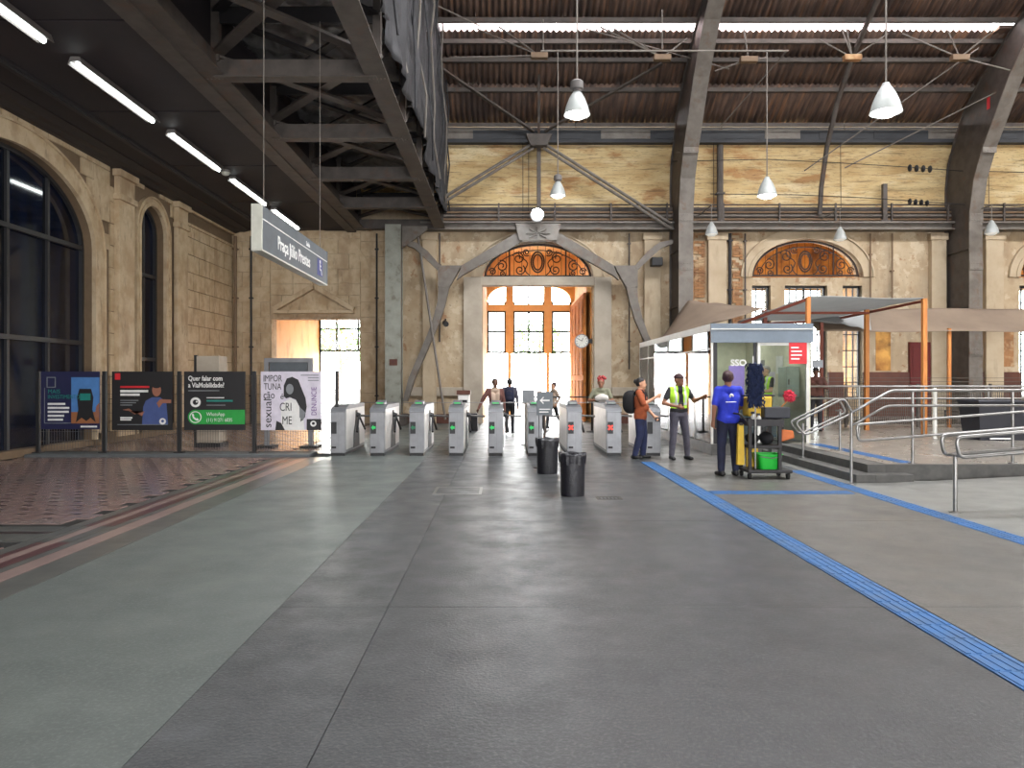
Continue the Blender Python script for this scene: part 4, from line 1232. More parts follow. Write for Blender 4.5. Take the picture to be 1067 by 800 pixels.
# rod hangers with small brackets below the translucent strip
for (bx, by, ends) in ((562, 58, ((497, 30), (470, 60), (520, 28))), (690, 60, ((640, 30), (625, 28), (716, 40))), (780, 62, ((745, 74), (775, 30), (800, 60))),
                       (888, 60, ((855, 42), (882, 30), (878, 32), (925, 35))), (1000, 60, ((940, 35), (988, 32), (1035, 32), (1052, 73)))):
    t = thing('roof_hanger', at(bx, by, 22.6), ['rusty rod hanger under the skylight left of the lamp rod', 'rod hanger beside the booth arch', 'rod hanger right of the booth arch', 'orange rod hanger under the skylight', 'rod hanger beside the far right arch'][(562, 690, 780, 888, 1000).index(bx)], 'hanger', 'rod hangers under the roof')
    p = at(bx, by, 22.6)
    obj('bracket', MB().box(p.x - 0.26, p.x + 0.26, 22.5, 22.7, p.z - 0.09, p.z + 0.07), 'pipe_brown' if bx != 888 else 'brick_bare', t)
    for (ex, ey) in ends:
        obj('rod', MB().tube([p, at(ex, ey, 23.1)], 0.025, 6), 'steel_grey', t)
# raking stays in front of the roof
for k, (a, b, lb) in enumerate((((1020, 50, 23.5), (838, 178, 26.4), 'upper raking stay rod under the right roof'), ((1060, 85, 24), (880, 175, 26.4), 'lower raking stay rod under the right roof'),
        ((610, 30, 23.0), (760, 72, 24.5), 'raking stay rod left of the booth arch'), ((456, 6, 22), (500, 27, 23), 'short raking stay near the girder nets'))):
    obj('stay_rod', MB().tube([at(*a), at(*b)], 0.022, 6), 'steel_grey', label=lb, cat='rod', group='raking stays')
# insulated cable along the upper right wall
cb = thing('insulated_cable', (12, 26.3, 8.9), 'black cable with beaded insulators across the upper right wall', 'cable')
pts = [at(700, 168, 26.0), at(800, 166, 26.0), at(880, 170, 26.0), at(945, 174, 26.0), at(1000, 178, 26.0), at(1090, 180, 26.0)]
obj('wire', MB().tube(pts, 0.015, 5), 'steel_black', cb)
for k in range(4):
    p = at(948 + k * 7, 175 + k * 0.4, 26.0)
    obj('insulator', MB().blob(p, 0.07, 0.1, 0.13, 10, 6), 'black_plastic', cb)
cb2 = thing('insulated_cable', (12, 26.1, 8.1), 'lower black cable with beaded insulators just above the gallery', 'cable')
obj('wire', MB().tube([at(740, 202, 25.9), at(830, 203, 25.9), at(900, 206, 25.9), at(945, 209, 25.9), at(1005, 213, 25.9), at(1090, 216, 25.9)], 0.015, 5), 'steel_black', cb2)
for k in range(4):
    obj('insulator', MB().blob(at(948 + k * 6, 210 + k * 0.5, 25.9), 0.06, 0.1, 0.11, 10, 6), 'black_plastic', cb2)
obj('cable_post', MB().box(13.85, 14.0, 26.55, 26.7, 7.36, 8.75).box(13.75, 14.1, 26.5, 26.75, 7.36, 7.42), 'steel_dark', label='short dark post on the gallery below the insulators', cat='post')
for k, (x, y0, y1) in enumerate(((551, 150, 215), (545, 150, 228), (745, 140, 232), (878, 150, 215), (1033, 150, 213))):
    obj('drop_wire', MB().tube([(at(x, y0, 26.55).x, 26.68, 7.36), (at(x, y0, 26.55).x, 26.72, 10.3)], 0.012, 5), 'steel_black', label='%s thin drop wire along the upper wall counted from the girder' % ('first second third fourth fifth'.split()[k]), cat='wire', group='drop wires on the upper wall')
# ------------------------------------------------------------------ hanging direction sign
sx, sya, syb, sz0, sz1 = -2.95, 8.93, 12.25, 3.19, 3.76
sg = thing('hanging_sign', (sx, (sya + syb) / 2, sz0), 'long grey hanging sign reading Praça Júlio Prestes', 'sign')
obj('panel', MB().box(sx - 0.12, sx, sya + 0.01, syb - 0.01, sz0 + 0.012, sz1 - 0.012), 'sign_grey', sg)
obj('end_cap', MB().box(sx - 0.13, sx + 0.005, sya - 0.012, sya + 0.012, sz0, sz1), 'sign_end', sg, bevel=0.004)
obj('end_cap', MB().box(sx - 0.13, sx + 0.005, syb - 0.012, syb + 0.012, sz0, sz1), 'sign_grey', sg, bevel=0.004)
obj('bottom_rail', MB().box(sx - 0.13, sx + 0.005, sya, syb, sz0 - 0.005, sz0 + 0.015), 'sign_end', sg)
obj('rule_line', MB().box(sx, sx + 0.003, sya + 0.02, syb - 0.02, sz1 - 0.185, sz1 - 0.172), 'white_print', sg)
text_mesh('lettering', 'Praça Júlio Prestes', 0.25, 'white_print', sg, (sx + 0.003, sya + 0.62, sz0 + 0.13), FACE_X, sx=0.86, bold=0.002)
text_mesh('lettering', 'Saída', 0.10, 'white_print', sg, (sx + 0.003, sya + 2.0, sz1 - 0.14), FACE_X)
obj('icon_tile', MB().box(sx, sx + 0.003, syb - 0.66, syb - 0.33, sz0 + 0.09, sz0 + 0.36), 'icon_blue', sg)
ic = MB().box(sx + 0.003, sx + 0.006, syb - 0.52, syb - 0.46, sz0 + 0.29, sz0 + 0.34)
for (a, b) in (((-0.50, 0.28), (-0.50, 0.19)), ((-0.50, 0.19), (-0.42, 0.19)), ((-0.42, 0.19), (-0.39, 0.11)), ((-0.50, 0.25), (-0.43, 0.25))):
    ic.bar((sx + 0.0045, syb + a[0], sz0 + a[1]), (sx + 0.0045, syb + b[0], sz0 + b[1]), 0.003, 0.025, up=(0, 0, 1)) if abs(a[0]-b[0]) > 0.01 else ic.box(sx + 0.003, sx + 0.006, syb + a[0] - 0.013, syb + a[0] + 0.013, sz0 + min(a[1], b[1]), sz0 + max(a[1], b[1]))
obj('icon', ic, 'white_print', sg)
for y in (sya + 0.25, syb - 0.25):
    obj('hanger_wire', MB().tube([(sx - 0.06, y, sz1), (sx - 0.06, y, 7.5)], 0.006, 5), 'steel_grey', sg)

# ------------------------------------------------------------------ fence with posters
FY = 15.6
posts = [at(x, 475, FY).x for x in (40, 109, 187, 265, 351)]
fence = thing('mesh_fence', (-6.5, FY, 0.05), 'low wire mesh fence on black posts carrying four posters', 'fence')
for i, x in enumerate(posts):
    obj('post', MB().box(x - 0.035, x + 0.035, FY - 0.035, FY + 0.035, 0.05, 1.79 if i < 4 else 1.8), 'post_black', fence)
    obj('foot', MB().box(x - 0.09, x + 0.09, FY - 0.09, FY + 0.09, 0.05, 0.065), 'post_black', fence)
for a, b in zip(posts[:-1], posts[1:]):
    w = MB()
    n = int((b - a) / 0.055)
    for k in range(1, n):
        x = a + (b - a) * k / n
        w.box(x - 0.003, x + 0.003, FY - 0.003, FY + 0.003, 0.1, 1.7)
    for k in range(9):
        z = 0.1 + 0.2 * k
        w.box(a, b, FY - 0.004, FY + 0.004, z - 0.003, z + 0.003)
    obj('mesh_panel', w, 'fence_wire', fence, kind='stuff', fixn=False)
def board(x0, x1, y0, y1, m, label):
    """print board; returns root and a placing function in board units (0..1 from its lower left)"""
    a, b = at(x0, y1, FY - 0.06), at(x1, y0, FY - 0.06)
    t = thing('poster', ((a.x + b.x) / 2, FY - 0.06, a.z), label, 'poster', 'posters on the mesh fence')
    obj('board', MB().box(a.x, b.x, FY - 0.075, FY - 0.045, a.z, b.z), m, t)
    W, H = b.x - a.x, b.z - a.z
    lay = [0]
    def P(u, v): return (a.x + W * u, a.z + H * v)
    def shape(name, poly, mm, d=0):
        yy = FY - 0.0775 - 0.0012 * d
        obj(name, MB().prism([P(u, v) for u, v in poly], 'xz', yy, yy + 0.0011), mm, t)
    def rect(name, u0, v0, u1, v1, mm, d=0):
        shape(name, [(u0, v0), (u1, v0), (u1, v1), (u0, v1)], mm, d)
    def disc(name, u, v, r, mm, d=0, ry=None):
        shape(name, [(u + r * math.cos(k * pi / 10), v + (ry or r) * math.sin(k * pi / 10)) for k in range(20)], mm, d)
    def write(body, u, v, size, mm, d=2, sx=1.0, rot=FRONT, bold=0.0):
        x, z = P(u, v)
        text_mesh('lettering', body, size * H, mm, t, (x, FY - 0.0775 - 0.0012 * d, z), rot, extrude=0.0005, sx=sx, bold=bold)
    return t, rect, shape, disc, write
# navy investment poster
t, rect, shape, disc, write = board(43, 104, 387, 447, 'navy_print', 'navy poster with a train photo and teal heading')
rect('photo', 0.52, 0.10, 1.0, 0.90, 'skyblue_print')
rect('photo_ground', 0.52, 0.10, 1.0, 0.30, 'brown_print', 1)
shape('photo_train', [(0.60, 0.12), (0.64, 0.34), (0.62, 0.55), (0.66, 0.70), (0.86, 0.70), (0.90, 0.55), (0.88, 0.34), (0.94, 0.12), (0.85, 0.20), (0.78, 0.14), (0.70, 0.20)], 'black_print', 2)
rect('photo_windscreen', 0.67, 0.50, 0.85, 0.62, 'teal_print', 3)
shape('photo_hand', [(0.92, 0.22), (1.0, 0.20), (1.0, 0.46), (0.95, 0.40)], 'skin_print', 3)
for (u0, v0, u1, v1) in ((0.10, 0.72, 0.25, 0.735), (0.10, 0.89, 0.25, 0.905), (0.10, 0.72, 0.115, 0.90), (0.24, 0.72, 0.255, 0.90), (0.06, 0.10, 0.07, 0.72), (0.06, 0.10, 0.52, 0.11)):
    rect('print_line', u0, v0, u1, v1, 'grey_print', 1)
write('MAIS', 0.12, 0.62, 0.10, 'teal_print')
write('INVESTIMENTO', 0.12, 0.53, 0.095, 'teal_print', sx=0.85, d=4)
for k, w in enumerate((0.30, 0.37, 0.36, 0.28, 0.26)):
    rect('text_line', 0.12, 0.42 - k * 0.068, 0.12 + w, 0.455 - k * 0.068, 'white_print', 3)
rect('text_line', 0.68, 0.03, 0.96, 0.06, 'white_print', 1)
# black poster with a man in a blue shirt
t, rect, shape, disc, write = board(117, 180, 387, 448, 'black_print', 'black poster showing a person in a blue shirt spreading both hands')
rect('print_mark', 0.05, 0.86, 0.14, 0.97, 'red_print', 1)
rect('text_line', 0.14, 0.72, 0.62, 0.755, 'red_print', 1)
for (v, w) in ((0.645, 0.46), (0.585, 0.32)):
    rect('text_line', 0.14, v, 0.14 + w, v + 0.04, 'white_print', 1)
for (v, w) in ((0.50, 0.30), (0.46, 0.26), (0.42, 0.2)):
    rect('text_line', 0.14, v, 0.14 + w, v + 0.015, 'grey_print', 1)
shape('photo_shirt', [(0.50, 0.10), (0.52, 0.40), (0.56, 0.50), (0.66, 0.56), (0.80, 0.56), (0.90, 0.48), (0.93, 0.10)], 'blue_print', 2)
disc('photo_head', 0.74, 0.68, 0.075, 'skin_print', 3, 0.105)
disc('photo_hair', 0.74, 0.755, 0.07, 'black_print', 4, 0.04)
shape('photo_arm', [(0.18, 0.345), (0.28, 0.37), (0.36, 0.32), (0.50, 0.24), (0.54, 0.32), (0.38, 0.27), (0.28, 0.33)], 'skin_print', 3)
shape('photo_arm', [(0.74, 0.46), (0.80, 0.53), (0.98, 0.52), (0.98, 0.46), (0.84, 0.46), (0.78, 0.38)], 'skin_print', 3)
rect('text_line', 0.14, 0.20, 0.34, 0.225, 'white_print', 1)
rect('text_line', 0.14, 0.165, 0.32, 0.19, 'white_print', 1)
rect('print_line', 0.09, 0.09, 0.92, 0.10, 'grey_print', 1)
disc('print_badge', 0.84, 0.15, 0.055, 'white_print', 4)
disc('print_badge_centre', 0.84, 0.155, 0.024, 'blue_print', 5)
# green contact poster
t, rect, shape, disc, write = board(192, 255.5, 387, 448, 'black_print', 'black poster with a green message band and white heading')
write('Quer falar com', 0.07, 0.845, 0.115, 'white_print', sx=0.82, bold=0.003)
write('a ViaMobilidade?', 0.07, 0.73, 0.115, 'white_print', sx=0.80, bold=0.003)
rect('text_line', 0.07, 0.665, 0.58, 0.68, 'grey_print', 1)
disc('print_badge', 0.19, 0.475, 0.085, 'white_print', 1)
disc('print_badge_centre', 0.19, 0.475, 0.045, 'black_print', 2)
disc('print_badge_centre', 0.21, 0.485, 0.015, 'white_print', 3)
rect('text_line', 0.37, 0.545, 0.66, 0.56, 'white_print', 1)
rect('text_line', 0.37, 0.485, 0.80, 0.515, 'teal_print', 1)
rect('text_line', 0.37, 0.42, 0.68, 0.432, 'grey_print', 1)
rect('message_band', 0.16, 0.10, 1.0, 0.345, 'green_print', 1)
disc('message_badge', 0.19, 0.222, 0.125, 'green_print', 2)
disc('message_ring', 0.19, 0.222, 0.10, 'white_print', 3)
disc('message_ring_inner', 0.19, 0.222, 0.085, 'green_print', 4)
shape('phone_mark', [(0.13, 0.27), (0.155, 0.285), (0.17, 0.25), (0.165, 0.23), (0.20, 0.20), (0.225, 0.205), (0.245, 0.18), (0.23, 0.16), (0.20, 0.165), (0.155, 0.20)], 'white_print', 5)
write('WhatsApp', 0.37, 0.245, 0.085, 'white_print', sx=0.85, d=3)
write('(11) 91271 6035', 0.37, 0.145, 0.085, 'white_print', sx=0.78, d=3)
# white campaign poster
t, rect, shape, disc, write = board(272, 335, 387, 448, 'lilac_print', 'white campaign poster with hand lettering and a long-haired person')
shape('photo_shirt', [(0.34, 0.0), (0.33, 0.38), (0.38, 0.48), (0.50, 0.55), (0.62, 0.48), (0.70, 0.30), (0.72, 0.0)], 'white_print', 1)
shape('photo_hair', [(0.38, 0.58), (0.38, 0.76), (0.43, 0.88), (0.52, 0.91), (0.62, 0.86), (0.68, 0.70), (0.74, 0.55), (0.76, 0.40), (0.73, 0.22), (0.66, 0.14), (0.66, 0.36), (0.58, 0.52), (0.48, 0.56), (0.42, 0.54)], 'black_print', 3)
disc('photo_face', 0.48, 0.70, 0.062, 'grey_print', 4, 0.09)
shape('photo_arm', [(0.64, 0.40), (0.74, 0.30), (0.70, 0.16), (0.64, 0.22)], 'grey_print', 4)
shape('photo_shadow', [(0.24, 0.0), (0.26, 0.16), (0.34, 0.12), (0.40, 0.0)], 'black_print', 2)
write('IMPOR', 0.04, 0.83, 0.16, 'black_print', sx=0.68, d=2)
write('TUNA', 0.05, 0.69, 0.16, 'black_print', sx=0.68, d=2)
write('ção', 0.04, 0.54, 0.18, 'black_print', sx=0.80, d=2)
write('é', 0.32, 0.53, 0.14, 'black_print', d=5)
write('sexual', 0.175, 0.04, 0.19, 'black_print', sx=1.05, d=3, rot=(pi / 2, -pi / 2, 0))
write('CRI', 0.31, 0.33, 0.20, 'black_print', sx=0.68, d=5)
write('ME', 0.35, 0.10, 0.20, 'black_print', sx=0.68, d=5)
write('DENUNCIE', 0.92, 0.25, 0.125, 'purple_print', sx=0.78, d=3, rot=(pi / 2, -pi / 2, 0))
for k in range(3):
    rect('text_line', 0.66 + 0.12 * (k > 0), 0.93 - k * 0.045, 0.96, 0.945 - k * 0.045, 'grey_print', 5)
rect('photo_corner', 0.76, 0.0, 1.0, 0.19, 'black_print', 5)
disc('print_badge', 0.87, 0.11, 0.05, 'white_print', 6)
disc('print_badge_centre', 0.87, 0.115, 0.025, 'black_print', 7)

# display totem behind the white poster, pale box behind the green one
tt = thing('display_totem', (-4.45, 17.4, 0), 'grey framed display stand behind the white campaign poster', 'display')
a, b = at(276, 470, 17.4), at(326, 373, 17.4)
obj('screen', MB().box(a.x + 0.12, b.x - 0.12, 17.38, 17.42, 0.9, b.z - 0.1), 'sign_grey', tt)
obj('frame', MB().box(a.x, a.x + 0.10, 17.34, 17.46, 0.05, b.z).box(b.x - 0.1, b.x, 17.34, 17.46, 0.05, b.z).box(a.x + 0.1, b.x - 0.1, 17.34, 17.46, b.z - 0.1, b.z), 'gate_grey', tt)
for x in (a.x + 0.05, b.x - 0.05):
    obj('foot', MB().box(x - 0.2, x + 0.2, 17.15, 17.65, 0, 0.05), 'black_plastic', tt)
bb = thing('vending_cabinet', (-7.1, 17.6, 0), 'beige cabinet standing behind the green contact poster', 'cabinet')
a, b = at(208, 470, 17.6), at(232, 371, 17.6)
obj('body', MB().box(a.x, b.x, 17.4, 17.9, 0.1, b.z), 'plaster_grey', bb, bevel=0.02)
obj('post', MB().box(a.x - 0.06, a.x - 0.0, 17.42, 17.5, 0, b.z + 0.02), 'post_black', bb)
obj('plinth', MB().box(a.x - 0.02, b.x + 0.02, 17.38, 17.92, 0, 0.1), 'black_plastic', bb)

# ------------------------------------------------------------------ turnstiles
TY, TL = 15.4, 2.2
def gate(i, x, led, label):
    t = thing('turnstile', (x, TY, 0), label, 'turnstile', 'row of turnstiles')
    w = 0.155
    y0, y1 = TY, TY + TL
    prof = [(y0, 0.06), (y0, 0.93), (y0 + 0.10, 1.0), (y0 + 0.42, 1.06), (y1, 1.06), (y1, 0.06)]
    obj('cabinet', MB().prism(prof, 'yz', x - w, x + w), 'gate_grey', t, bevel=0.008)
    obj('side_panel', MB().box(x + w, x + w + 0.006, y0 + 0.12, y1 - 0.06, 0.12, 0.98), 'gate_white', t)  # bright reflection of the doors is put into the panel colour
    obj('side_panel', MB().box(x - w - 0.006, x - w, y0 + 0.12, y1 - 0.06, 0.12, 0.98), 'gate_white', t)
    obj('top_cover', MB().prism([(y0 - 0.004, 0.925), (y0 + 0.10, 1.012), (y0 + 0.42, 1.072), (y0 + 0.9, 1.072), (y0 + 0.9, 1.055), (y0 + 0.42, 1.055), (y0 + 0.12, 0.99), (y0 + 0.01, 0.915)], 'yz', x - w - 0.006, x + w + 0.006), 'gate_top', t)
    obj('plinth', MB().box(x - w + 0.01, x + w - 0.01, y0 + 0.02, y1 - 0.02, 0, 0.06), 'black_plastic', t)
    pan = obj('indicator_panel', MB().box(x - w + 0.02, x - w + 0.135, y0 - 0.012, y0, 0.47, 0.72), 'black_plastic', t, bevel=0.004)
    if led:
        zc = 0.60
        if led == 'led_red':
            m = MB().bar((x - w + 0.035, y0 - 0.016, zc - 0.045), (x - w + 0.12, y0 - 0.016, zc + 0.045), 0.008, 0.03, up=(0, 0, 1))
            m.bar((x - w + 0.035, y0 - 0.016, zc + 0.045), (x - w + 0.12, y0 - 0.016, zc - 0.045), 0.008, 0.03, up=(0, 0, 1))
        else:
            m = MB().prism([(x - w + 0.03, zc), (x - w + 0.078, zc + 0.055), (x - w + 0.078, zc + 0.025), (x - w + 0.125, zc + 0.025), (x - w + 0.125, zc - 0.025), (x - w + 0.078, zc - 0.025), (x - w + 0.078, zc - 0.055)], 'xz', y0 - 0.018, y0 - 0.012)
        obj('indicator_light', m, led, pan)
    obj('coin_slot', MB().box(x - w + 0.03, x - w + 0.125, y0 - 0.008, y0, 0.16, 0.20), 'dark_rubber', t)
    obj('door_seam', MB().box(x + 0.02, x + 0.026, y0 - 0.002, y0, 0.1, 0.9), 'gate_top', t)
    if i:
        v = obj('card_reader', MB().prism([(y0 + 0.35, 1.072), (y0 + 0.35, 1.10), (y0 + 0.62, 1.16), (y0 + 0.62, 1.072)], 'yz', x - 0.10, x + 0.10), 'gate_top', t, bevel=0.006)
        obj('reader_light', MB().bar((x - 0.07, y0 + 0.36, 1.105), (x + 0.07, y0 + 0.36, 1.105), 0.02, 0.025), 'led_green' if led and led != 'led_red' else 'cabinet_pale', v)
    # tripod on the aisle side: dark recess, hub and three arms
    xs = x + w + 0.006
    yc = y0 + 1.17
    obj('recess_plate', MB().prism([(yc - 0.32, 0.10), (yc + 0.32, 0.10), (yc + 0.28, 0.46), (yc + 0.16, 0.62), (yc + 0.10, 0.74), (yc + 0.08, 0.92), (yc - 0.08, 0.92), (yc - 0.10, 0.74), (yc - 0.16, 0.62), (yc - 0.28, 0.46)], 'yz', xs, xs + 0.012), 'black_plastic', t)
    tri = obj('tripod_hub', MB().tube([(xs, yc, 0.82), (xs + 0.09, yc, 0.80)], [0.06, 0.045], 12), 'black_plastic', t)
    for (dx, dy, dz) in ((0.36, 0.0, -0.02), (0.05, 0.46, -0.34), (0.05, -0.46, -0.34)):
        obj('arm', MB().tube([(xs + 0.06, yc, 0.80), (xs + 0.06 + dx, yc + dy, 0.80 + dz)], 0.024, 8), 'black_plastic' if dz < -0.1 else 'steel_bright', tri)
    return t
gl = [None, 'led_green', 'led_green_dim', 'led_green', 'led_green', 'led_green', 'led_red', 'led_red', None]
lb = ['turnstile with unlit panel nearest the poster fence', 'green-lit turnstile, second from the poster fence', 'dim green turnstile, third from the poster fence', 'green-lit turnstile, fourth from the poster fence',
      'green-lit turnstile in front of the person in beige', 'green-lit turnstile behind the grey arrow sign', 'red-lit turnstile behind the front black bin', 'red-lit turnstile beside the person with black backpack', 'rightmost turnstile behind the person in rust']
for i in range(9):
    gate(i, -3.49 + 0.834 * i, gl[i], lb[i])
# belt lines stretched behind the gates
obj('barrier_tape', MB().tube([(-3.6, 17.4, 1.068), (3.3, 17.4, 1.068)], 0.008, 5), 'steel_bright', label='thin wire stretched along the row of turnstiles', cat='wire')
# barrier posts at the entrance
bp = thing('belt_barrier', (1.9, 22.5, 0), 'belt barrier with two black posts before the entrance', 'barrier')
for x in (0.95, 2.75):
    obj('post', MB().tube([(x, 22.5, 0.03), (x, 22.5, 1.12)], 0.035, 10), 'black_plastic', bp)
    obj('foot', MB().lathe([(0.18, 0), (0.18, 0.02), (0.05, 0.05)], (x, 22.5, 0), 16), 'black_plastic', bp)
obj('belt', MB().box(0.95, 2.75, 22.49, 22.51, 1.06, 1.10), 'black_plastic', bp)
# ticket machine
tm = thing('ticket_machine', (-1.25, 23.0, 0), 'small ticket machine with dark screen left of the entrance', 'machine')
obj('body', MB().box(-1.42, -1.06, 22.9, 23.3, 0.55, 1.15), 'gate_white', tm, bevel=0.02)
obj('screen', MB().box(-1.36, -1.12, 22.885, 22.9, 0.62, 0.98), 'black_plastic', tm)
obj('header', MB().box(-1.45, -1.03, 22.87, 23.3, 1.15, 1.28), 'dado', tm)
obj('stand', MB().box(-1.36, -0.8, 22.95, 23.25, 0, 0.55), 'black_plastic', tm)

# ------------------------------------------------------------------ bins
def bin_(x, y, r, h, label):
    t = thing('waste_bin', (x, y, 0), label, 'bin', 'black waste bins on the hall floor')
    obj('body', MB().lathe([(r * 0.93, 0), (r * 0.95, 0.03), (r, h * 0.9), (r, h - 0.08)], (x, y, 0), 32), 'black_bag', t, smooth=True)
    n = 40
    mb = MB()
    rr = random.Random(int(x * 100))
    def fr(u, v):
        a = u * 2 * pi
        f = 1.03 + 0.03 * math.sin(a * 11) + 0.025 * math.sin(a * 17 + 1)
        prof = [(1.0, h - 0.14 + 0.015 * math.sin(a * 7)), (1.05, h - 0.05), (1.04, h + 0.01 * math.sin(a * 5)), (0.93, h - 0.01), (0.88, h - 0.12)]
        q = prof[min(4, int(v * 4 + 0.5))]
        return (x + r * q[0] * f * math.cos(a), y + r * q[0] * f * math.sin(a), q[1])
    obj('bag_rim', mb.grid(fr, 80, 4), 'black_bag', t, smooth='all')
    obj('bag_inside', MB().lathe([(r * 0.86, h - 0.10), (r * 0.8, h - 0.3), (0.02, h - 0.32)], (x, y, 0), 24, cap=False), 'black_bag', t)
bin_(0.97, 10.15, 0.175, 0.59, 'black waste bin with grey bag rim, nearest the camera')
bin_(0.765, 12.55, 0.185, 0.60, 'black waste bin below the grey arrow sign')

# arrow sign on a stand
ss = thing('arrow_sign', (0.76, 13.3, 0), 'grey standing sign with a white left arrow', 'sign')
a, b = at(559, 432.5, 13.3), at(576, 408, 13.3)
obj('plate', MB().box(a.x, b.x, 13.28, 13.30, a.z, b.z), 'sign_grey', ss, bevel=0.004)
cx, cz = (a.x + b.x) / 2, a.z + 0.27
obj('arrow', MB().prism([(cx - 0.09, cz), (cx - 0.02, cz + 0.07), (cx - 0.02, cz + 0.045), (cx - 0.05, cz + 0.015), (cx + 0.09, cz + 0.015), (cx + 0.09, cz - 0.015), (cx - 0.05, cz - 0.015), (cx - 0.02, cz - 0.045), (cx - 0.02, cz - 0.07)], 'xz', 13.276, 13.28), 'white_print', ss)
for k in range(2):
    obj('text_line', MB().box(a.x + 0.05, b.x - 0.05 - 0.03 * k, 13.276, 13.28, a.z + 0.10 - 0.05 * k, a.z + 0.118 - 0.05 * k), 'white_print', ss)
obj('pole', MB().tube([(cx, 13.32, 0.02), (cx, 13.32, b.z - 0.05)], 0.022, 10), 'steel_dark', ss)
obj('pole', MB().tube([(cx - 0.1, 13.32, 0.02), (cx - 0.1, 13.32, a.z + 0.1)], 0.012, 8), 'gate_top', ss)
obj('foot', MB().lathe([(0.2, 0), (0.2, 0.015), (0.03, 0.03)], (cx, 13.32, 0), 20), 'steel_dark', ss)
s2 = thing('notice_stand', (0.62, 17.9, 0), 'pale notice board on a stand left of the arrow sign', 'sign')
a, b = at(544, 421, 17.9), at(557, 406, 17.9)
obj('plate', MB().box(a.x, b.x, 17.88, 17.9, a.z, b.z), 'grey_print', s2)
obj('lower_plate', MB().box(a.x + 0.1, b.x + 0.03, 17.86, 17.88, a.z - 0.26, a.z + 0.02), 'lilac_print', s2)
obj('header', MB().box(a.x + 0.12, b.x, 17.855, 17.86, a.z - 0.06, a.z - 0.02), 'icon_blue', s2)
obj('pole', MB().tube([((a.x + b.x) / 2, 17.92, 0.02), ((a.x + b.x) / 2, 17.92, a.z + 0.1)], 0.02, 8), 'steel_dark', s2)
obj('foot', MB().lathe([(0.18, 0), (0.18, 0.015), (0.03, 0.03)], ((a.x + b.x) / 2, 17.92, 0), 20), 'steel_dark', s2)

# ------------------------------------------------------------------ platform, steps, ramp
PZ = 0.26
plat = obj('platform', MB().box(6.1, 26, 11.6, 27.0, 0.002, PZ), 'step_stone', kind='structure', bevel=0.01)
for i in range(5):
    for j in range(5):
        xa, ya = 6.12 + i * 4, 11.62 + j * 3.1
        obj('slab', MB().box(xa + 0.004, min(xa + 3.996, 26), ya + 0.004, min(ya + 3.096, 27), PZ - 0.02, PZ + 0.006), 'platform_floor', plat)
obj('step', MB().box(5.8, 6.1, 11.6, 15.5, 0.002, PZ - 0.002), 'step_stone', plat)
obj('step', MB().box(5.5, 5.8, 11.35, 15.5, 0.002, 0.13), 'step_stone', plat, bevel=0.008)
obj('step', MB().box(5.8, 6.4, 11.35, 11.6, 0.002, 0.13), 'step_stone', plat, bevel=0.008)
obj('ramp', MB().prism([(6.0, 0.002), (11.3, PZ), (26, PZ), (26, 0.002)], 'xz', 7.05, 11.35), 'ramp_concrete', plat)
tactile(6.4, 11.75, 0, 15.4, PZ + 0.006, 'y')

def loop_rail(t, pts, r=0.022, rad=0.09):
    return obj('handrail', MB().tube(fillet(pts, rad, 5, True), r, 10, True), 'steel_bright', t, smooth='all')
def post(t, x, y, z0, z1, r=0.022):
    p = obj('post', MB().tube([(x, y, z0), (x, y, z1)], r, 10), 'steel_bright', t, smooth=True)
    obj('base_flange', MB().lathe([(0.07, 0), (0.07, 0.012), (0.03, 0.02)], (x, y, z0), 16), 'steel_bright', p)
# short rail over the steps
r1 = thing('stair_rail', (6.0, 13.85, 0.13), 'short sloping double-loop handrail in the middle of the steps', 'railing')
for y in (13.72, 13.98):
    loop_rail(r1, [(5.50, y, 0.80), (6.42, y, 1.26), (6.58, y, 0.98), (5.68, y, 0.56)], 0.02)
post(r1, 5.70, 13.85, 0.13, 0.78)
post(r1, 6.40, 13.85, PZ + 0.006, 1.05)
for x, z in ((5.72, 0.72), (6.38, 1.02)):
    obj('cross_tie', MB().tube([(x, 13.72, z), (x, 13.98, z)], 0.012, 6), 'steel_bright', r1)
# rail at the end of the steps that continues along the platform edge
r2 = thing('platform_rail', (5.36, 11.3, 0), 'long steel railing rising beside the steps and along the platform edge', 'railing')
post(r2, 5.36, 11.22, 0, 1.10)
obj('handrail', MB().tube(fillet([(5.36, 11.22, 1.10), (6.12, 11.48, 1.44), (13.5, 11.62, 1.44)], 0.1), 0.022, 10), 'steel_bright', r2, smooth='all')
obj('handrail', MB().tube(fillet([(5.36, 11.22, 0.90), (6.05, 11.48, 1.20), (13.5, 11.62, 1.20)], 0.1), 0.02, 10), 'steel_bright', r2, smooth='all')
for x in (6.55, 8.15, 9.8, 11.5):
    post(r2, x, 11.66, PZ + 0.006, 1.44)
loop_rail(r2, [(5.40, 11.14, 0.92), (12.0, 11.3, 1.42), (12.0, 11.3, 1.19), (5.43, 11.14, 0.67)], 0.02, 0.07)
# front ramp rail
r3 = thing('ramp_rail', (5.5, 8.75, 0), 'low double-loop steel handrail at the near side of the ramp', 'railing')
for y in (8.66, 8.96):
    loop_rail(r3, [(5.38, y, 0.92), (10.5, y, 1.34), (10.5, y, 1.10), (5.42, y, 0.68)], 0.023, 0.08)
post(r3, 5.47, 8.82, 0, 0.70, 0.024)
post(r3, 7.4, 8.82, 0.07, 0.87, 0.024)
for x, z in ((5.47, 0.685), (7.4, 0.85)):
    obj('cross_tie', MB().tube([(x, 8.66, z), (x, 8.96, z)], 0.014, 6), 'steel_bright', r3)
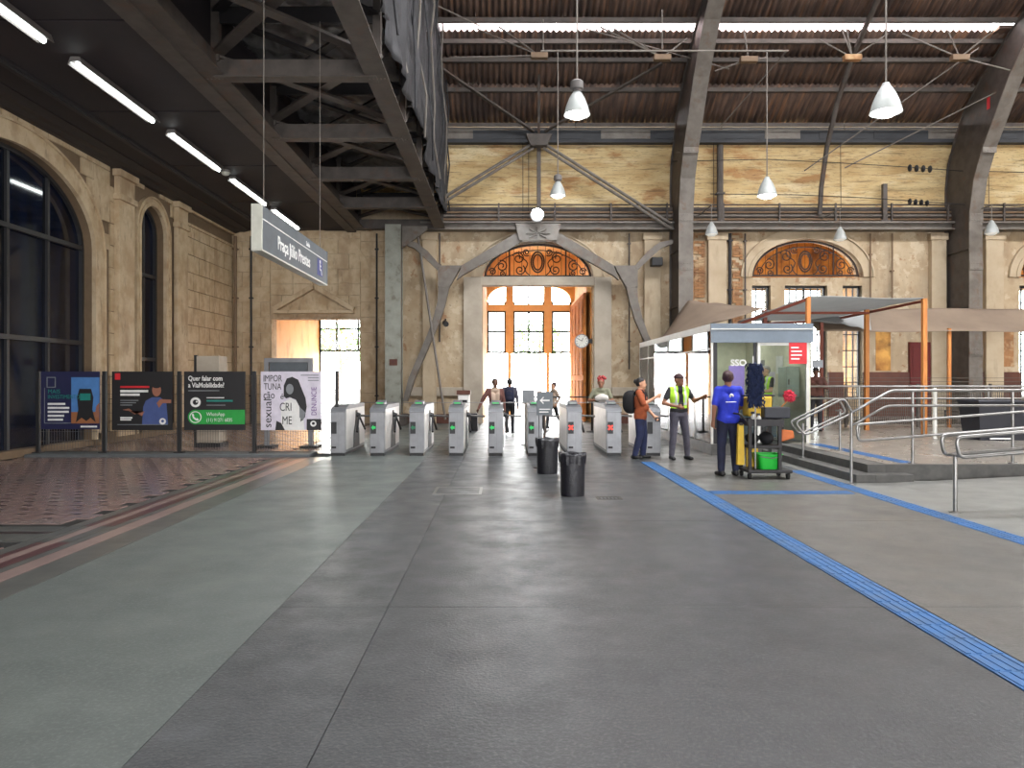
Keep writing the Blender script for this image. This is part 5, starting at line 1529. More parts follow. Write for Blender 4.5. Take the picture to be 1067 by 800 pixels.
# railing across the platform, behind
r4 = thing('rear_rail', (11, 17.5, PZ), 'straight steel railing across the platform in front of the tents', 'railing')
for z in (1.45, 1.16):
    obj('handrail', MB().tube([(6.9, 17.5, z), (17.0, 17.5, z)], 0.022, 8), 'steel_bright', r4, smooth='all')
for k in range(7):
    post(r4, 7.0 + k * 1.55, 17.5, PZ + 0.006, 1.45)
mf = thing('mesh_barrier', (11, 20.5, PZ), 'low grey mesh barrier on the platform below the tents', 'barrier')
wm = MB()
for k in range(170):
    x = 7.6 + k * 0.06
    wm.box(x - 0.006, x + 0.006, 20.49, 20.51, PZ + 0.1, 1.42)
for k in range(14):
    wm.box(7.6, 17.8, 20.49, 20.51, PZ + 0.1 + k * 0.1 - 0.006, PZ + 0.1 + k * 0.1 + 0.006)
obj('mesh', wm, 'fence_wire', mf, kind='stuff', fixn=False)
for k in range(6):
    obj('post', MB().box(7.58 + k * 2.03, 7.64 + k * 2.03, 20.47, 20.53, PZ + 0.006, 1.5), 'steel_dark', mf)
# black storage tub on the platform
bt = thing('storage_tub', (11.05, 16.4, PZ), 'large black open tub on the platform behind the railings', 'tub')
def tubprof(k):
    return [(10.48 + 0.06 * k, 16.05), (11.62 - 0.06 * k, 16.05), (11.62 - 0.06 * k, 16.75), (10.48 + 0.06 * k, 16.75)]
bx = MB()
z0, z1 = PZ + 0.01, 1.13
bot, top = [(10.54, 16.1), (11.56, 16.1), (11.56, 16.7), (10.54, 16.7)], [(10.46, 16.03), (11.64, 16.03), (11.64, 16.77), (10.46, 16.77)]
inn = [(10.52, 16.09), (11.58, 16.09), (11.58, 16.71), (10.52, 16.71)]
bx.add([(x, y, z0) for x, y in bot] + [(x, y, z1) for x, y in top] + [(x, y, z1) for x, y in inn] + [(x, y, 0.6) for x, y in bot],
       [(3, 2, 1, 0)] + [(i, (i + 1) % 4, 4 + (i + 1) % 4, 4 + i) for i in range(4)] + [(4 + i, 4 + (i + 1) % 4, 8 + (i + 1) % 4, 8 + i) for i in range(4)] + [(8 + i, 8 + (i + 1) % 4, 12 + (i + 1) % 4, 12 + i) for i in range(4)] + [(12, 13, 14, 15)])
obj('body', bx, 'shop_dark', bt)
obj('rim', MB().tube([(x, y, z1) for x, y in top], 0.03, 6, True), 'shop_dark', bt)
obj('handle', MB().box(11.5, 11.6, 15.98, 16.03, 0.95, 1.03), 'steel_bright', bt)
obj('tie_strip', MB().box(10.7, 11.2, 16.0, 16.04, 0.3, 0.33), 'white_print', bt)
# white bollard post
obj('bollard', MB().lathe([(0.05, 0), (0.045, 0.03), (0.045, 1.1), (0.05, 1.12), (0.03, 1.16)], (at(974, 455, 16.6).x, 16.6, PZ + 0.006), 14), 'white_frame', label='slim white post on the platform left of the black tub', cat='post', smooth=True)

# ------------------------------------------------------------------ glass booth
BX0, BX1, BY0, BY1, BZ = 4.47, 6.59, 15.6, 23.8, 2.81
booth = thing('glass_booth', ((BX0 + BX1) / 2, 19.7, 0), 'glazed service booth with grey fascia marked SSO', 'booth')
obj('plinth', MB().box(BX0 - 0.05, BX1 + 0.02, BY0 - 0.12, BY1, 0.0, 0.24), 'step_stone', booth)
obj('fascia', MB().box(BX0 - 0.03, BX1 + 0.03, BY0 - 0.05, BY0 + 0.02, 2.40, BZ), 'booth_grey', booth, bevel=0.005)
obj('fascia_trim', MB().box(BX0 - 0.03, BX1 + 0.03, BY0 - 0.065, BY0 - 0.05, 2.68, 2.70), 'white_frame', booth)
obj('roof', MB().box(BX0, BX1, BY0 + 0.02, BY1, BZ - 0.10, BZ - 0.02), 'booth_grey', booth)
obj('corner_post', MB().box(BX0 - 0.02, BX0 + 0.02, BY0 - 0.03, BY0 + 0.02, 0.24, 2.40), 'white_frame', booth)
obj('door_post', MB().box(BX0 + 0.03, BX0 + 0.11, BY0 - 0.02, BY0 + 0.03, 0.24, 2.40), 'black_plastic', booth)
obj('door_post', MB().box(5.36, 5.42, BY0 - 0.02, BY0 + 0.03, 0.24, 2.40), 'black_plastic', booth)
df = obj('door_frame', MB().box(5.44, 5.50, BY0 - 0.03, BY0 + 0.03, 0.24, 2.40).box(6.48, 6.54, BY0 - 0.03, BY0 + 0.03, 0.24, 2.40).box(5.50, 6.48, BY0 - 0.03, BY0 + 0.03, 2.34, 2.40), 'white_frame', booth)
obj('pane', MB().box(5.50, 6.48, BY0 - 0.006, BY0 + 0.006, 0.26, 2.34), 'glass_booth', df)
obj('pane', MB().box(BX0 + 0.11, 5.36, BY0 - 0.006, BY0 + 0.006, 0.26, 2.40), 'glass_booth', booth)
n = 6
for k in range(n):
    a, b = BY0 + 0.02 + (BY1 - BY0) * k / n, BY0 + (BY1 - BY0) * (k + 1) / n
    obj('side_pane', MB().box(BX0 - 0.006, BX0 + 0.006, a + 0.02, b - 0.02, 0.26, 2.66), 'glass_booth', booth)
    obj('side_mullion', MB().box(BX0 - 0.012, BX0 + 0.02, b - 0.02, b + 0.02, 0.24, 2.70), 'white_frame', booth)
obj('side_rail', MB().box(BX0 - 0.02, BX0 + 0.02, BY0, BY1, 2.66, BZ), 'white_frame', booth)
obj('side_rail', MB().box(BX0 - 0.015, BX0 + 0.02, BY0, BY1, 2.26, 2.29), 'white_frame', booth)
obj('side_wall', MB().box(BX1 - 0.06, BX1, BY0 + 0.03, BY1, 0.24, 2.70), 'booth_wall', booth)
obj('rear_wall', MB().box(BX0 + 0.02, BX1 - 0.06, 19.6, 19.7, 0.24, 2.70), 'booth_wall', booth)
obj('ceiling_light', MB().box(4.8, 6.2, 16.3, 16.55, 2.64, 2.69), 'light_booth', booth)
obj('ceiling_light', MB().box(4.8, 6.2, 18.2, 18.45, 2.64, 2.69), 'light_booth', booth)
text_mesh('lettering', 'SSO', 0.19, 'white_print', booth, (at(761, 381, BY0).x, BY0 - 0.012, at(761, 381, BY0).z), FRONT, sx=1.05, bold=0.004)
a, b = at(784, 381, BY0), at(788, 371, BY0)
obj('door_icon', MB().box(a.x, b.x, BY0 - 0.012, BY0 - 0.008, a.z, b.z), 'white_print', booth)
a, b = at(822, 379, BY0 - 0.03), at(840.5, 357, BY0 - 0.03)
rs = obj('red_notice', MB().box(a.x, b.x, BY0 - 0.045, BY0 - 0.035, a.z, b.z), 'red_print', booth)
for k, w in enumerate((0.5, 0.7, 0.7, 0.55)):
    obj('text_line', MB().box(a.x + 0.04, a.x + 0.04 + w * (b.x - a.x - 0.05), BY0 - 0.05, BY0 - 0.045, b.z - 0.12 - 0.08 * k, b.z - 0.09 - 0.08 * k), 'white_print', rs)
a, b = at(844, 383, 15.62), at(854, 375, 15.62)
obj('side_notice', MB().box(BX1 + 0.03, BX1 + 0.26, 15.6, 15.62, a.z, b.z), 'grey_print', booth)
# contents of the booth
dk = thing('booth_desk', (5.5, 17.3, 0.24), 'low desk inside the glass booth', 'desk')
obj('top', MB().box(4.9, 6.45, 17.0, 17.6, 0.95, 1.0), 'cabinet_pale', dk)
obj('front', MB().box(4.95, 6.4, 17.05, 17.1, 0.242, 0.95), 'booth_grey', dk)
sc_ = thing('booth_screen', (5.02, 17.1, 1.0), 'purple lit screen behind the booth glass', 'screen')
a, b = at(760, 397, 17.1), at(776, 381, 17.1)
obj('panel', MB().box(a.x, b.x, 17.12, 17.16, 1.12, b.z), 'screen_purple', sc_)
obj('foot', MB().box((a.x + b.x) / 2 - 0.1, (a.x + b.x) / 2 + 0.1, 17.1, 17.3, 1.0, 1.03).box((a.x + b.x) / 2 - 0.03, (a.x + b.x) / 2 + 0.03, 17.16, 17.2, 1.03, 1.14), 'black_plastic', sc_)
cbn = thing('wall_cabinet', (6.38, 16.25, 1.2), 'pale green wall cabinet behind the booth door glass', 'cabinet')
obj('body', MB().box(6.24, 6.53, 16.05, 16.55, 1.22, 1.90), 'cabinet_pale', cbn, bevel=0.01)
dd = obj('door', MB().box(6.25, 6.52, 16.03, 16.05, 1.24, 1.88), 'cabinet_pale', cbn)
obj('handle', MB().box(6.27, 6.29, 16.01, 16.03, 1.5, 1.62), 'steel_dark', dd)

for k, (x_, z_, w_, h_, m_) in enumerate(((17.0, 1.75, 0.4, 0.42, 'white_print'), (17.5, 1.5, 0.3, 0.3, 'lilac_print'), (16.75, 1.4, 0.2, 0.22, 'white_print'), (18.2, 1.7, 0.3, 0.4, 'grey_print'))):
    obj('pinned_notice', MB().box(6.515, 6.53, x_, x_ + w_, z_, z_ + h_), m_, label=['large white notice on the right wall inside the booth', 'lilac notice beside the large white one in the booth', 'small white notice nearest the booth wall cabinet', 'grey notice deepest inside the booth'][k], cat='notice', group='notices inside the booth')
# ------------------------------------------------------------------ tents
def sheet(name, c, m, label, sag=0.12):
    P = [Vector(q) for q in c]
    def f(u, v):
        p = P[0] * (1 - u) * (1 - v) + P[1] * u * (1 - v) + P[2] * u * v + P[3] * (1 - u) * v
        p = p + Vector((0, 0, -sag * 4 * u * (1 - u) * math.sin(pi * v) + 0.015 * math.sin(u * 19 + v * 7)))
        return p
    return obj(name, MB().grid(f, 20, 12, 0.012), m, smooth='all', label=label, cat='canopy', group='tarpaulin canopies over the platform')
A1, A2, A3, A4 = at(768, 336, 18.6), at(842, 309, 17.0), at(963, 311, 18.0), at(862, 332, 21.5)
sheet('canopy_sheet', (A1, A2, A3, A4), 'tent_grey', 'grey pitched tarpaulin beside the booth on orange poles', 0.03)
sheet('canopy_sheet', (at(717, 313, 22.5), at(800, 321, 20.5), at(742, 336, 16.8), at(688, 354, 22.3)), 'tent_brown', 'brown drooping tarpaulin slung over the booth roof', 0.10)
sheet('canopy_sheet', ((8.9, 21.9, 3.75), (19.5, 21.9, 3.75), (19.5, 20.6, 2.98), (8.9, 20.6, 2.98)), 'tent_brown', 'long brown tarpaulin stretching to the right edge', 0.05)
sheet('canopy_sheet', (at(800, 336, 21.0), at(905, 322, 21.2), at(908, 344, 20.4), at(862, 334, 20.8)), 'tent_grey', 'small grey tarpaulin infill behind the pitched one', 0.02)
def pole(p, base, m, label, w=0.1):
    t = obj('tent_pole', MB().bar((p.x, p.y, base), p, w, w), m, label=label, cat='pole', group='poles of the platform canopies')
    return t
pole(A2 + Vector((0, 0, -0.01)), BZ - 0.02, 'orange_wood', 'short orange pole standing on the booth roof edge', 0.09)
pole(at(797, 323, 18.6), BZ, 'red_brown_wood', 'short reddish pole at the back of the booth roof', 0.09)
pole(A3, PZ, 'orange_wood', 'tallest orange pole at the tip of the grey tarpaulin', 0.10)
pole(at(903, 322, 19.5), PZ, 'orange_wood', 'orange pole between the barred window and the tallest pole', 0.1)
pole(at(856, 336, 19.5), PZ, 'red_brown_wood', 'thin brown pole beside the booth', 0.08)
pole(at(989, 342, 20.7), PZ, 'orange_wood', 'slim orange pole below the long brown tarpaulin', 0.08)
def beam(a, b, label):
    obj('tent_beam', MB().bar(a, b, 0.05, 0.06), 'red_brown_wood', label=label, cat='beam', group='wooden beams of the canopies')
dz = Vector((0, 0, -0.06))
beam(A3 + dz, A4 + dz, 'sloping wooden beam along the right edge of the grey tarpaulin')
beam(A1 + dz, A4 + dz, 'wooden beam along the rear edge of the grey tarpaulin')
beam(at(797, 326, 18.0), at(905, 326, 19.0), 'level wooden beam under the grey tarpaulin')
beam(A1 + dz, A2 + dz, 'sloping wooden beam along the left edge of the grey tarpaulin')

# ------------------------------------------------------------------ cleaning cart
CX, CY = 4.25, 12.0
ct = thing('cleaning_cart', (CX, CY, 0), 'grey cleaning trolley with trays and yellow bag beside the person in blue', 'cart')
obj('base_deck', MB().box(CX - 0.30, CX + 0.42, CY - 0.26, CY + 0.26, 0.10, 0.15), 'steel_black', ct, bevel=0.015)
for dx in (-0.26, 0.22):
    for dy in (-0.22, 0.22):
        obj('upright', MB().box(CX + dx - 0.025, CX + dx + 0.025, CY + dy - 0.025, CY + dy + 0.025, 0.15, 0.98), 'steel_black', ct)
obj('shelf', MB().box(CX - 0.29, CX + 0.25, CY - 0.25, CY + 0.25, 0.50, 0.55), 'steel_black', ct, bevel=0.01)
obj('top_tray', MB().box(CX - 0.30, CX + 0.28, CY - 0.26, CY + 0.26, 0.86, 0.89).box(CX - 0.30, CX + 0.28, CY - 0.26, CY - 0.24, 0.89, 0.97).box(CX - 0.30, CX + 0.28, CY + 0.24, CY + 0.26, 0.89, 0.97).box(CX - 0.30, CX - 0.28, CY - 0.24, CY + 0.24, 0.89, 0.97).box(CX + 0.26, CX + 0.28, CY - 0.24, CY + 0.24, 0.89, 0.97), 'steel_black', ct)
obj('tool_box', MB().box(CX - 0.02, CX + 0.40, CY - 0.22, CY + 0.2, 0.98, 1.16), 'shop_dark', ct, bevel=0.02)
obj('waste_bag', MB().prism([(CX - 0.22, 1.0), (CX + 0.16, 1.0), (CX + 0.17, 1.34), (CX - 0.23, 1.32)], 'xz', CY - 0.05, CY + 0.28), 'yellow_plastic', ct, bevel=0.03)
obj('bag_frame', MB().tube([(CX - 0.24, CY - 0.07, 1.34), (CX + 0.19, CY - 0.07, 1.35), (CX + 0.19, CY + 0.3, 1.35), (CX - 0.24, CY + 0.3, 1.34)], 0.015, 6, True), 'steel_black', ct)
obj('push_handle', MB().tube(fillet([(CX - 0.28, CY - 0.22, 0.9), (CX - 0.42, CY - 0.22, 1.05), (CX - 0.42, CY + 0.22, 1.05), (CX - 0.28, CY + 0.22, 0.9)], 0.06), 0.018, 8), 'steel_black', ct)
for dx in (-0.26, 0.36):
    for dy in (-0.2, 0.2):
        w = obj('wheel', MB().tube([(CX + dx - 0.018, CY + dy, 0.055), (CX + dx + 0.018, CY + dy, 0.055)], 0.055, 16), 'dark_rubber', ct)
        obj('fork', MB().box(CX + dx - 0.025, CX + dx + 0.025, CY + dy - 0.02, CY + dy + 0.02, 0.085, 0.105), 'gate_grey', w)
obj('hook', MB().box(CX + 0.27, CX + 0.33, CY - 0.1, CY - 0.06, 0.80, 0.84), 'steel_black', ct)
# things on the trolley
bk = thing('mop_bucket', (CX + 0.09, CY - 0.02, 0.15), 'bright green bucket on the lower deck of the trolley', 'bucket')
pr = []
def rrect(cx, cy, w, d, z, n=6, r=0.06):
    pts = []
    for (sx_, sy_, a0) in ((1, 1, 0), (-1, 1, 1), (-1, -1, 2), (1, -1, 3)):
        for k in range(n):
            a = (a0 + k / (n - 1)) * pi / 2
            pts.append((cx + sx_ * (w - r) + r * math.cos(a), cy + sy_ * (d - r) + r * math.sin(a), z))
    return pts
loops = [rrect(CX + 0.09, CY - 0.02, 0.15, 0.14, 0.152), rrect(CX + 0.09, CY - 0.02, 0.195, 0.18, 0.39), rrect(CX + 0.09, CY - 0.02, 0.21, 0.195, 0.39), rrect(CX + 0.09, CY - 0.02, 0.21, 0.195, 0.40), rrect(CX + 0.09, CY - 0.02, 0.185, 0.17, 0.40), rrect(CX + 0.09, CY - 0.02, 0.14, 0.13, 0.17)]
bm_ = MB()
L = len(loops[0])
for lp in loops: bm_.v += [tuple(q) for q in lp]
for i in range(len(loops) - 1):
    for k in range(L):
        bm_.f.append((i * L + k, i * L + (k + 1) % L, (i + 1) * L + (k + 1) % L, (i + 1) * L + k))
bm_.f.append(tuple(range(L))[::-1]); bm_.f.append(tuple(5 * L + k for k in range(L)))
obj('body', bm_, 'bucket_green', bk, smooth=True)
obj('bail', MB().tube([(CX - 0.1, CY - 0.02, 0.39), (CX - 0.08, CY - 0.2, 0.36), (CX + 0.09, CY - 0.23, 0.34), (CX + 0.26, CY - 0.2, 0.36), (CX + 0.28, CY - 0.02, 0.39)], 0.008, 6), 'steel_bright', bk)
ob = thing('storage_box', (CX - 0.05, CY + 0.1, 0.15), 'small orange-yellow box behind the green bucket', 'box')
obj('body', MB().box(CX - 0.18, CX + 0.02, CY + 0.19, CY + 0.25, 0.152, 0.48), 'yellow_plastic', ob, bevel=0.01)
obj('lid', MB().box(CX - 0.19, CX + 0.03, CY + 0.185, CY + 0.255, 0.48, 0.497), 'orange_plastic', ob)
for k, (dx, m, h, lb2) in enumerate(((-0.18, 'white_frame', 0.20, 'white spray bottle on the trolley top tray'), (-0.09, 'white_frame', 0.17, 'white cleaning bottle beside the tool box'))):
    b_ = thing('spray_bottle', (CX + dx, CY - 0.15, 0.89), lb2, 'bottle', 'bottles on the trolley')
    obj('body', MB().lathe([(0.035, 0), (0.037, 0.02), (0.037, h * 0.6), (0.015, h * 0.8)], (CX + dx, CY - 0.15, 0.892), 14), m, b_, smooth=True)
    obj('trigger', MB().box(CX + dx - 0.035, CX + dx + 0.02, CY - 0.165, CY - 0.135, 0.892 + h * 0.8, 0.892 + h), 'steel_black', b_)
for k, (dx, w2, lb2) in enumerate(((-0.15, 0.09, 'dark folded cloth bundle on the trolley shelf'), (0.08, 0.1, 'larger dark cloth bundle on the trolley shelf'))):
    mb = MB().blob((CX + dx, CY, 0.55 + w2), w2 * 1.1, 0.18, w2, 16, 10)
    obj('cloth_bundle', MB().add([tuple(Vector(q) + 0.02 * mnoise.noise_vector(Vector(q) * 14)) for q in mb.v], mb.f), 'cloth_black', smooth='all', label=lb2, cat='cloth', group='cloth bundles')
wf = thing('floor_sign', (CX - 0.36, CY - 0.05, 0), 'folded yellow caution board hung on the trolley side', 'sign')
obj('board', MB().prism([(CX - 0.43, 0.22), (CX - 0.31, 0.22), (CX - 0.325, 0.88), (CX - 0.41, 0.88)], 'xz', CY - 0.12, CY - 0.09), 'yellow_plastic', wf, bevel=0.006)
obj('board', MB().prism([(CX - 0.43, 0.22), (CX - 0.31, 0.22), (CX - 0.325, 0.88), (CX - 0.41, 0.88)], 'xz', CY - 0.07, CY - 0.04), 'yellow_plastic', wf, bevel=0.006)
obj('hinge', MB().box(CX - 0.40, CX - 0.335, CY - 0.12, CY - 0.04, 0.86, 0.90), 'steel_black', wf)
mp = thing('dust_mop', (CX - 0.19, CY - 0.2, 0.15), 'tall dust mop with dark blue shaggy head upright on trolley', 'mop')
obj('handle', MB().tube([(CX - 0.2, CY - 0.3, 0.18), (CX - 0.2, CY - 0.3, 1.88)], 0.013, 8), 'steel_bright', mp)
mh = MB()
rm = random.Random(5)
mh.box(CX - 0.30, CX - 0.10, CY - 0.34, CY - 0.26, 1.22, 1.86)
for k in range(420):
    u, v = rm.uniform(-1, 1), rm.uniform(0, 1)
    px_, pz_ = CX - 0.20 + u * 0.11, 1.20 + v * 0.68
    py_ = CY - 0.3 + rm.choice((-1, 1)) * 0.045
    mh.tube([(px_, py_, pz_), (px_ + rm.uniform(-0.03, 0.03), py_ + (py_ - CY + 0.3) * 0.8, pz_ - 0.02), (px_ + rm.uniform(-0.03, 0.03), py_ + (py_ - CY + 0.3) * 0.7, pz_ - 0.07)], [0.012, 0.010, 0.005], 4)
obj('mop_head', mh, 'mop_blue', mp, fixn=False, kind='stuff')
du = thing('duster', (CX + 0.44, CY + 0.1, 1.1), 'fluffy pink duster sticking out of the trolley', 'duster')
obj('handle', MB().tube([(CX + 0.33, CY + 0.0, 1.16), (CX + 0.44, CY, 1.27)], 0.01, 6), 'orange_wood', du)
dh = MB()
for k in range(160):
    a, b = rm.uniform(0, 2 * pi), rm.uniform(-1, 1)
    s_ = math.sqrt(1 - b * b)
    d = Vector((s_ * math.cos(a), s_ * math.sin(a), b))
    c0 = Vector((CX + 0.46, CY, 1.33))
    dh.tube([c0 + d * 0.03, c0 + d * 0.07 + Vector((0, 0, 0.01)), c0 + d * rm.uniform(0.09, 0.12)], [0.016, 0.02, 0.005], 4)
obj('duster_head', dh, 'pink_duster', du, fixn=False, kind='stuff')
dp = thing('dustpan', (CX + 0.33, CY - 0.12, 0.55), 'orange dustpan hanging from the right side of the trolley', 'dustpan')
obj('pan', MB().prism([(CX + 0.26, 0.60), (CX + 0.48, 0.66), (CX + 0.46, 0.78), (CX + 0.28, 0.80)], 'xz', CY - 0.18, CY - 0.06), 'orange_plastic', dp, bevel=0.015)
obj('handle', MB().tube([(CX + 0.30, CY - 0.12, 0.79), (CX + 0.30, CY - 0.10, 0.86)], 0.012, 6), 'steel_black', dp)
# ------------------------------------------------------------------ people
def capsule(mb, A, B, ra, rb, n=12):
    A, B = Vector(A), Vector(B)
    d = B - A
    L = d.length
    d = d.normalized() if L > 1e-6 else Vector((0, 0, 1))
    pts, rs = [], []
    for k in range(4):
        a = k / 4 * pi / 2
        pts.append(A - d * ra * math.cos(a)); rs.append(max(ra * math.sin(a), ra * 0.08))
    pts.append(A); rs.append(ra)
    if L > 1e-6:
        pts.append(B); rs.append(rb)
    for k in range(3, -1, -1):
        a = k / 4 * pi / 2
        pts.append(B + d * rb * math.cos(a)); rs.append(max(rb * math.sin(a), rb * 0.08))
    mb.tube(pts, rs, n)

def remeshed(mb, voxel, it):
    me = bpy.data.meshes.new('tmp')
    me.from_pydata(mb.v, [], mb.f)
    bm = bmesh.new(); bm.from_mesh(me)
    bmesh.ops.recalc_face_normals(bm, faces=bm.faces)
    bm.to_mesh(me); bm.free()
    o = bpy.data.objects.new('tmp', me)
    COL.objects.link(o)
    m = o.modifiers.new('r', 'REMESH'); m.mode = 'VOXEL'; m.voxel_size = voxel
    s = o.modifiers.new('s', 'SMOOTH'); s.factor = 0.5; s.iterations = it
    dg = bpy.context.evaluated_depsgraph_get()
    dg.update()
    out = bpy.data.meshes.new_from_object(o.evaluated_get(dg))
    bpy.data.objects.remove(o)
    bpy.data.meshes.remove(me)
    return out

DEF = dict(hipL=(.088, 0, .90), hipR=(-.088, 0, .90), kneeL=(.10, -.02, .49), kneeR=(-.10, -.02, .49), ankL=(.105, .02, .085), ankR=(-.105, .02, .085),
           shL=(.175, .01, 1.40), shR=(-.175, .01, 1.40), elL=(.235, .03, 1.12), elR=(-.235, .03, 1.12), wrL=(.25, -.05, .88), wrR=(-.25, -.05, .88), head=(0, -.015, 1.585))

def person(loc, yaw, H, label, mats, pose=None, head_yaw=0.0, sleeve=0.62, hair='hair_black', hair_style='short', belly=0.0, hem=0.0, over=None, voxel=0.011, foot_yaw=(0.15, -0.15), extra=None, girth=1.0):
    """mats: skin, top, legs, shoes.  Body is one continuous remeshed surface; hair and face details are its children."""
    J = {k: Vector(v) for k, v in DEF.items()}
    for k, v in (pose or {}).items():
        J[k] = Vector(v)
    S = []      # (region, A, B, ra, rb)
    add = lambda r, a, b, ra, rb: S.append((r, Vector(a), Vector(b), ra, rb))
    # trunk
    add('legs', J['hipR'], J['hipL'], .098, .098)
    for s in (-1, 1):
        hp = J['hipL'] if s > 0 else J['hipR']
        w = Vector((s * .062, 0, 1.07)); c = Vector((s * .088, 0, 1.26)); n = Vector((s * .12, .005, 1.375))
        add('legs', hp, (hp + w) / 2 - Vector((0, 0, .02)), .098, .098)
        add('top', (hp + w) / 2 - Vector((0, 0, hem)), w, .102 + hem * .1, .096)
        add('top', w, c, .096, .104)
        add('top', c, n, .104, .062)
    hm = (J['hipR'] + J['hipL']) / 2
    add('top', Vector((-.075, hm.y, .985 - hem)), Vector((.075, hm.y, .985 - hem)), .103 + hem * .1, .103 + hem * .1)
    add('top', J['shR'] + Vector((.02, 0, .0)), J['shL'] - Vector((.02, 0, .0)), .06, .06)
    add('top', (-.06, .0, 1.40), (.06, .0, 1.40), .075, .075)
    if belly:
        add('top', (-.04, -.05 - belly, 1.08), (.04, -.05 - belly, 1.08), .09, .09)
        add('top', (-.06, -.06, 1.26), (.06, -.06, 1.26), .075, .075)
    # arms with hands
    for s, sh, el, wr in ((1, 'shL', 'elL', 'wrL'), (-1, 'shR', 'elR', 'wrR')):
        a, e, w = J[sh], J[el], J[wr]
        m = a + (e - a) * min(sleeve, 1)
        add('top', a, m, .061, .054)
        if sleeve < 1:
            add('skin', m, e, .045, .040)
            add('skin', e, w, .041, .028)
        elif sleeve < 2:
            add('top', e, e + (w - e) * min(1, sleeve - 1 + .0), .046, .042)
            add('skin', e, w, .036, .028)
        else:
            add('top', a, e, .058, .046)
            add('top', e, e + (w - e) * .95, .046, .036)
            add('skin', e, w, .034, .028)
        f = (w - e).normalized()
        inner = Vector((-s, 0, 0)) - f * Vector((-s, 0, 0)).dot(f)
        inner = inner.normalized() if inner.length > .2 else Vector((0, -1, 0))
        side = f.cross(inner).normalized()                 # across the palm
        k = w + f * .02
        p = w + f * .085
        add('skin', w, p, .028, .034)
        add('skin', k + side * .02, p + side * .025, .018, .016)
        add('skin', k - side * .02, p - side * .025, .018, .016)
        for q, ln in ((-1.5, .062), (-.5, .074), (.5, .07), (1.5, .055)):
            b0 = p + side * q * .019
            b1 = b0 + (f * .8 + inner * .35).normalized() * ln * .55
            b2 = b1 + (f * .45 + inner * .8).normalized() * ln * .5
            add('skin', b0, b1, .0105, .0095); add('skin', b1, b2, .0095, .008)
        fr = side if side.y < 0 else -side
        t0 = w + f * .03 + fr * .022
        t1 = t0 + (fr * .75 + f * .6).normalized() * .045
        t2 = t1 + (f * .9 + inner * .3).normalized() * .035
        add('skin', t0, t1, .014, .012); add('skin', t1, t2, .012, .009)
    # legs with shoes
    for s, hp, kn, an, fy in ((1, 'hipL', 'kneeL', 'ankL', foot_yaw[0]), (-1, 'hipR', 'kneeR', 'ankR', foot_yaw[1])):
        h, k_, a = J[hp], J[kn], J[an]
        add('legs', h, k_, .094, .066)
        add('legs', k_, k_ + (a - k_) * .35, .064, .064)
        add('legs', k_ + (a - k_) * .35, a + (k_ - a) * .06, .064, .052)
        d = Vector((math.sin(fy), -math.cos(fy), 0))
        sd = Vector((d.y, -d.x, 0))
        g = a.z - .085
        heel = Vector((a.x, a.y, .045 + g)) - d * .05
        toe = Vector((a.x, a.y, .036 + g)) + d * .14
        add('shoes', heel, heel + d * .08, .044, .042)
        add('shoes', heel + d * .06 + sd * .012, toe + sd * .010, .040, .034)
        add('shoes', heel + d * .06 - sd * .012, toe - sd * .010, .040, .034)
        add('shoes', a, heel + d * .05, .045, .042)
    # neck and head
    hc = J['head']
    hr = Matrix.Rotation(head_yaw, 3, 'Z')
    hp_ = lambda x, y, z: hc + hr @ Vector((x, y, z))
    add('skin', (0, .012, 1.39), hp_(0, .02, -.07), .056, .052)
    heads = [((0, .005, .02), .078, .098, .105), ((0, -.022, -.045), .062, .068, .072)]
    add('skin', hp_(0, -.088, .005), hp_(0, -.104, -.028), .010, .015)     # nose
    add('skin', hp_(-.025, -.078, -.066), hp_(.025, -.078, -.066), .014, .014)  # mouth
    add('skin', hp_(0, -.072, -.10), hp_(0, -.07, -.10), .022, .022)       # chin
    for s in (-1, 1):
        add('skin', hp_(s * .079, .012, -.02), hp_(s * .083, .018, .02), .012, .015)   # ears
    if girth != 1.0:
        S = [(r, A, B, ra * girth, rb * girth) if r in ('top', 'legs') else (r, A, B, ra, rb) for (r, A, B, ra, rb) in S]
    mb = MB()
    for (_, A, B, ra, rb) in S:
        capsule(mb, A, B, ra, rb)
    for (c, rx, ry, rz_) in heads:
        mb.blob(hp_(*c), rx, ry, rz_, 20, 14, rot=hr)
    me = remeshed(mb, voxel, 3)
    nf = len(me.polygons)
    C = np.empty(nf * 3); me.polygons.foreach_get('center', C); C = C.reshape(-1, 3)
    best = np.full(nf, 1e9); reg = np.zeros(nf, dtype=int)
    regs = ['skin', 'top', 'legs', 'shoes']
    for (r, A, B, ra, rb) in S:
        a, b = np.array(A), np.array(B)
        ab = b - a
        t = np.clip(((C - a) @ ab) / max(ab @ ab, 1e-9), 0, 1)
        d = np.linalg.norm(C - (a + t[:, None] * ab), axis=1) - (ra + (rb - ra) * t)
        m = d < best
        best[m] = d[m]; reg[m] = regs.index(r)
    reg[C[:, 2] > 1.475] = 0
    slots = list(mats)
    if over:
        for (mm, test) in over:
            slots.append(mm)
            reg[test(C, reg)] = len(slots) - 1
    me.name = 'person'
    me.materials.clear()
    for m in slots: me.materials.append(MATS[m])
    me.polygons.foreach_set('material_index', reg.astype(np.int32))
    me.polygons.foreach_set('use_smooth', np.ones(nf, dtype=bool))
    k = H / 1.705
    o = bpy.data.objects.new('person', me)
    COL.objects.link(o)
    o.location = loc; o.rotation_euler = (0, 0, yaw); o.scale = (k, k, k)
    tag(o, label, 'person')
    def kid(name, mb2, m, **kw):
        c = obj(name, mb2, m, None, smooth='all', **kw)
        lo = Vector(c.location)
        c.parent = o
        c.location = lo
        return c
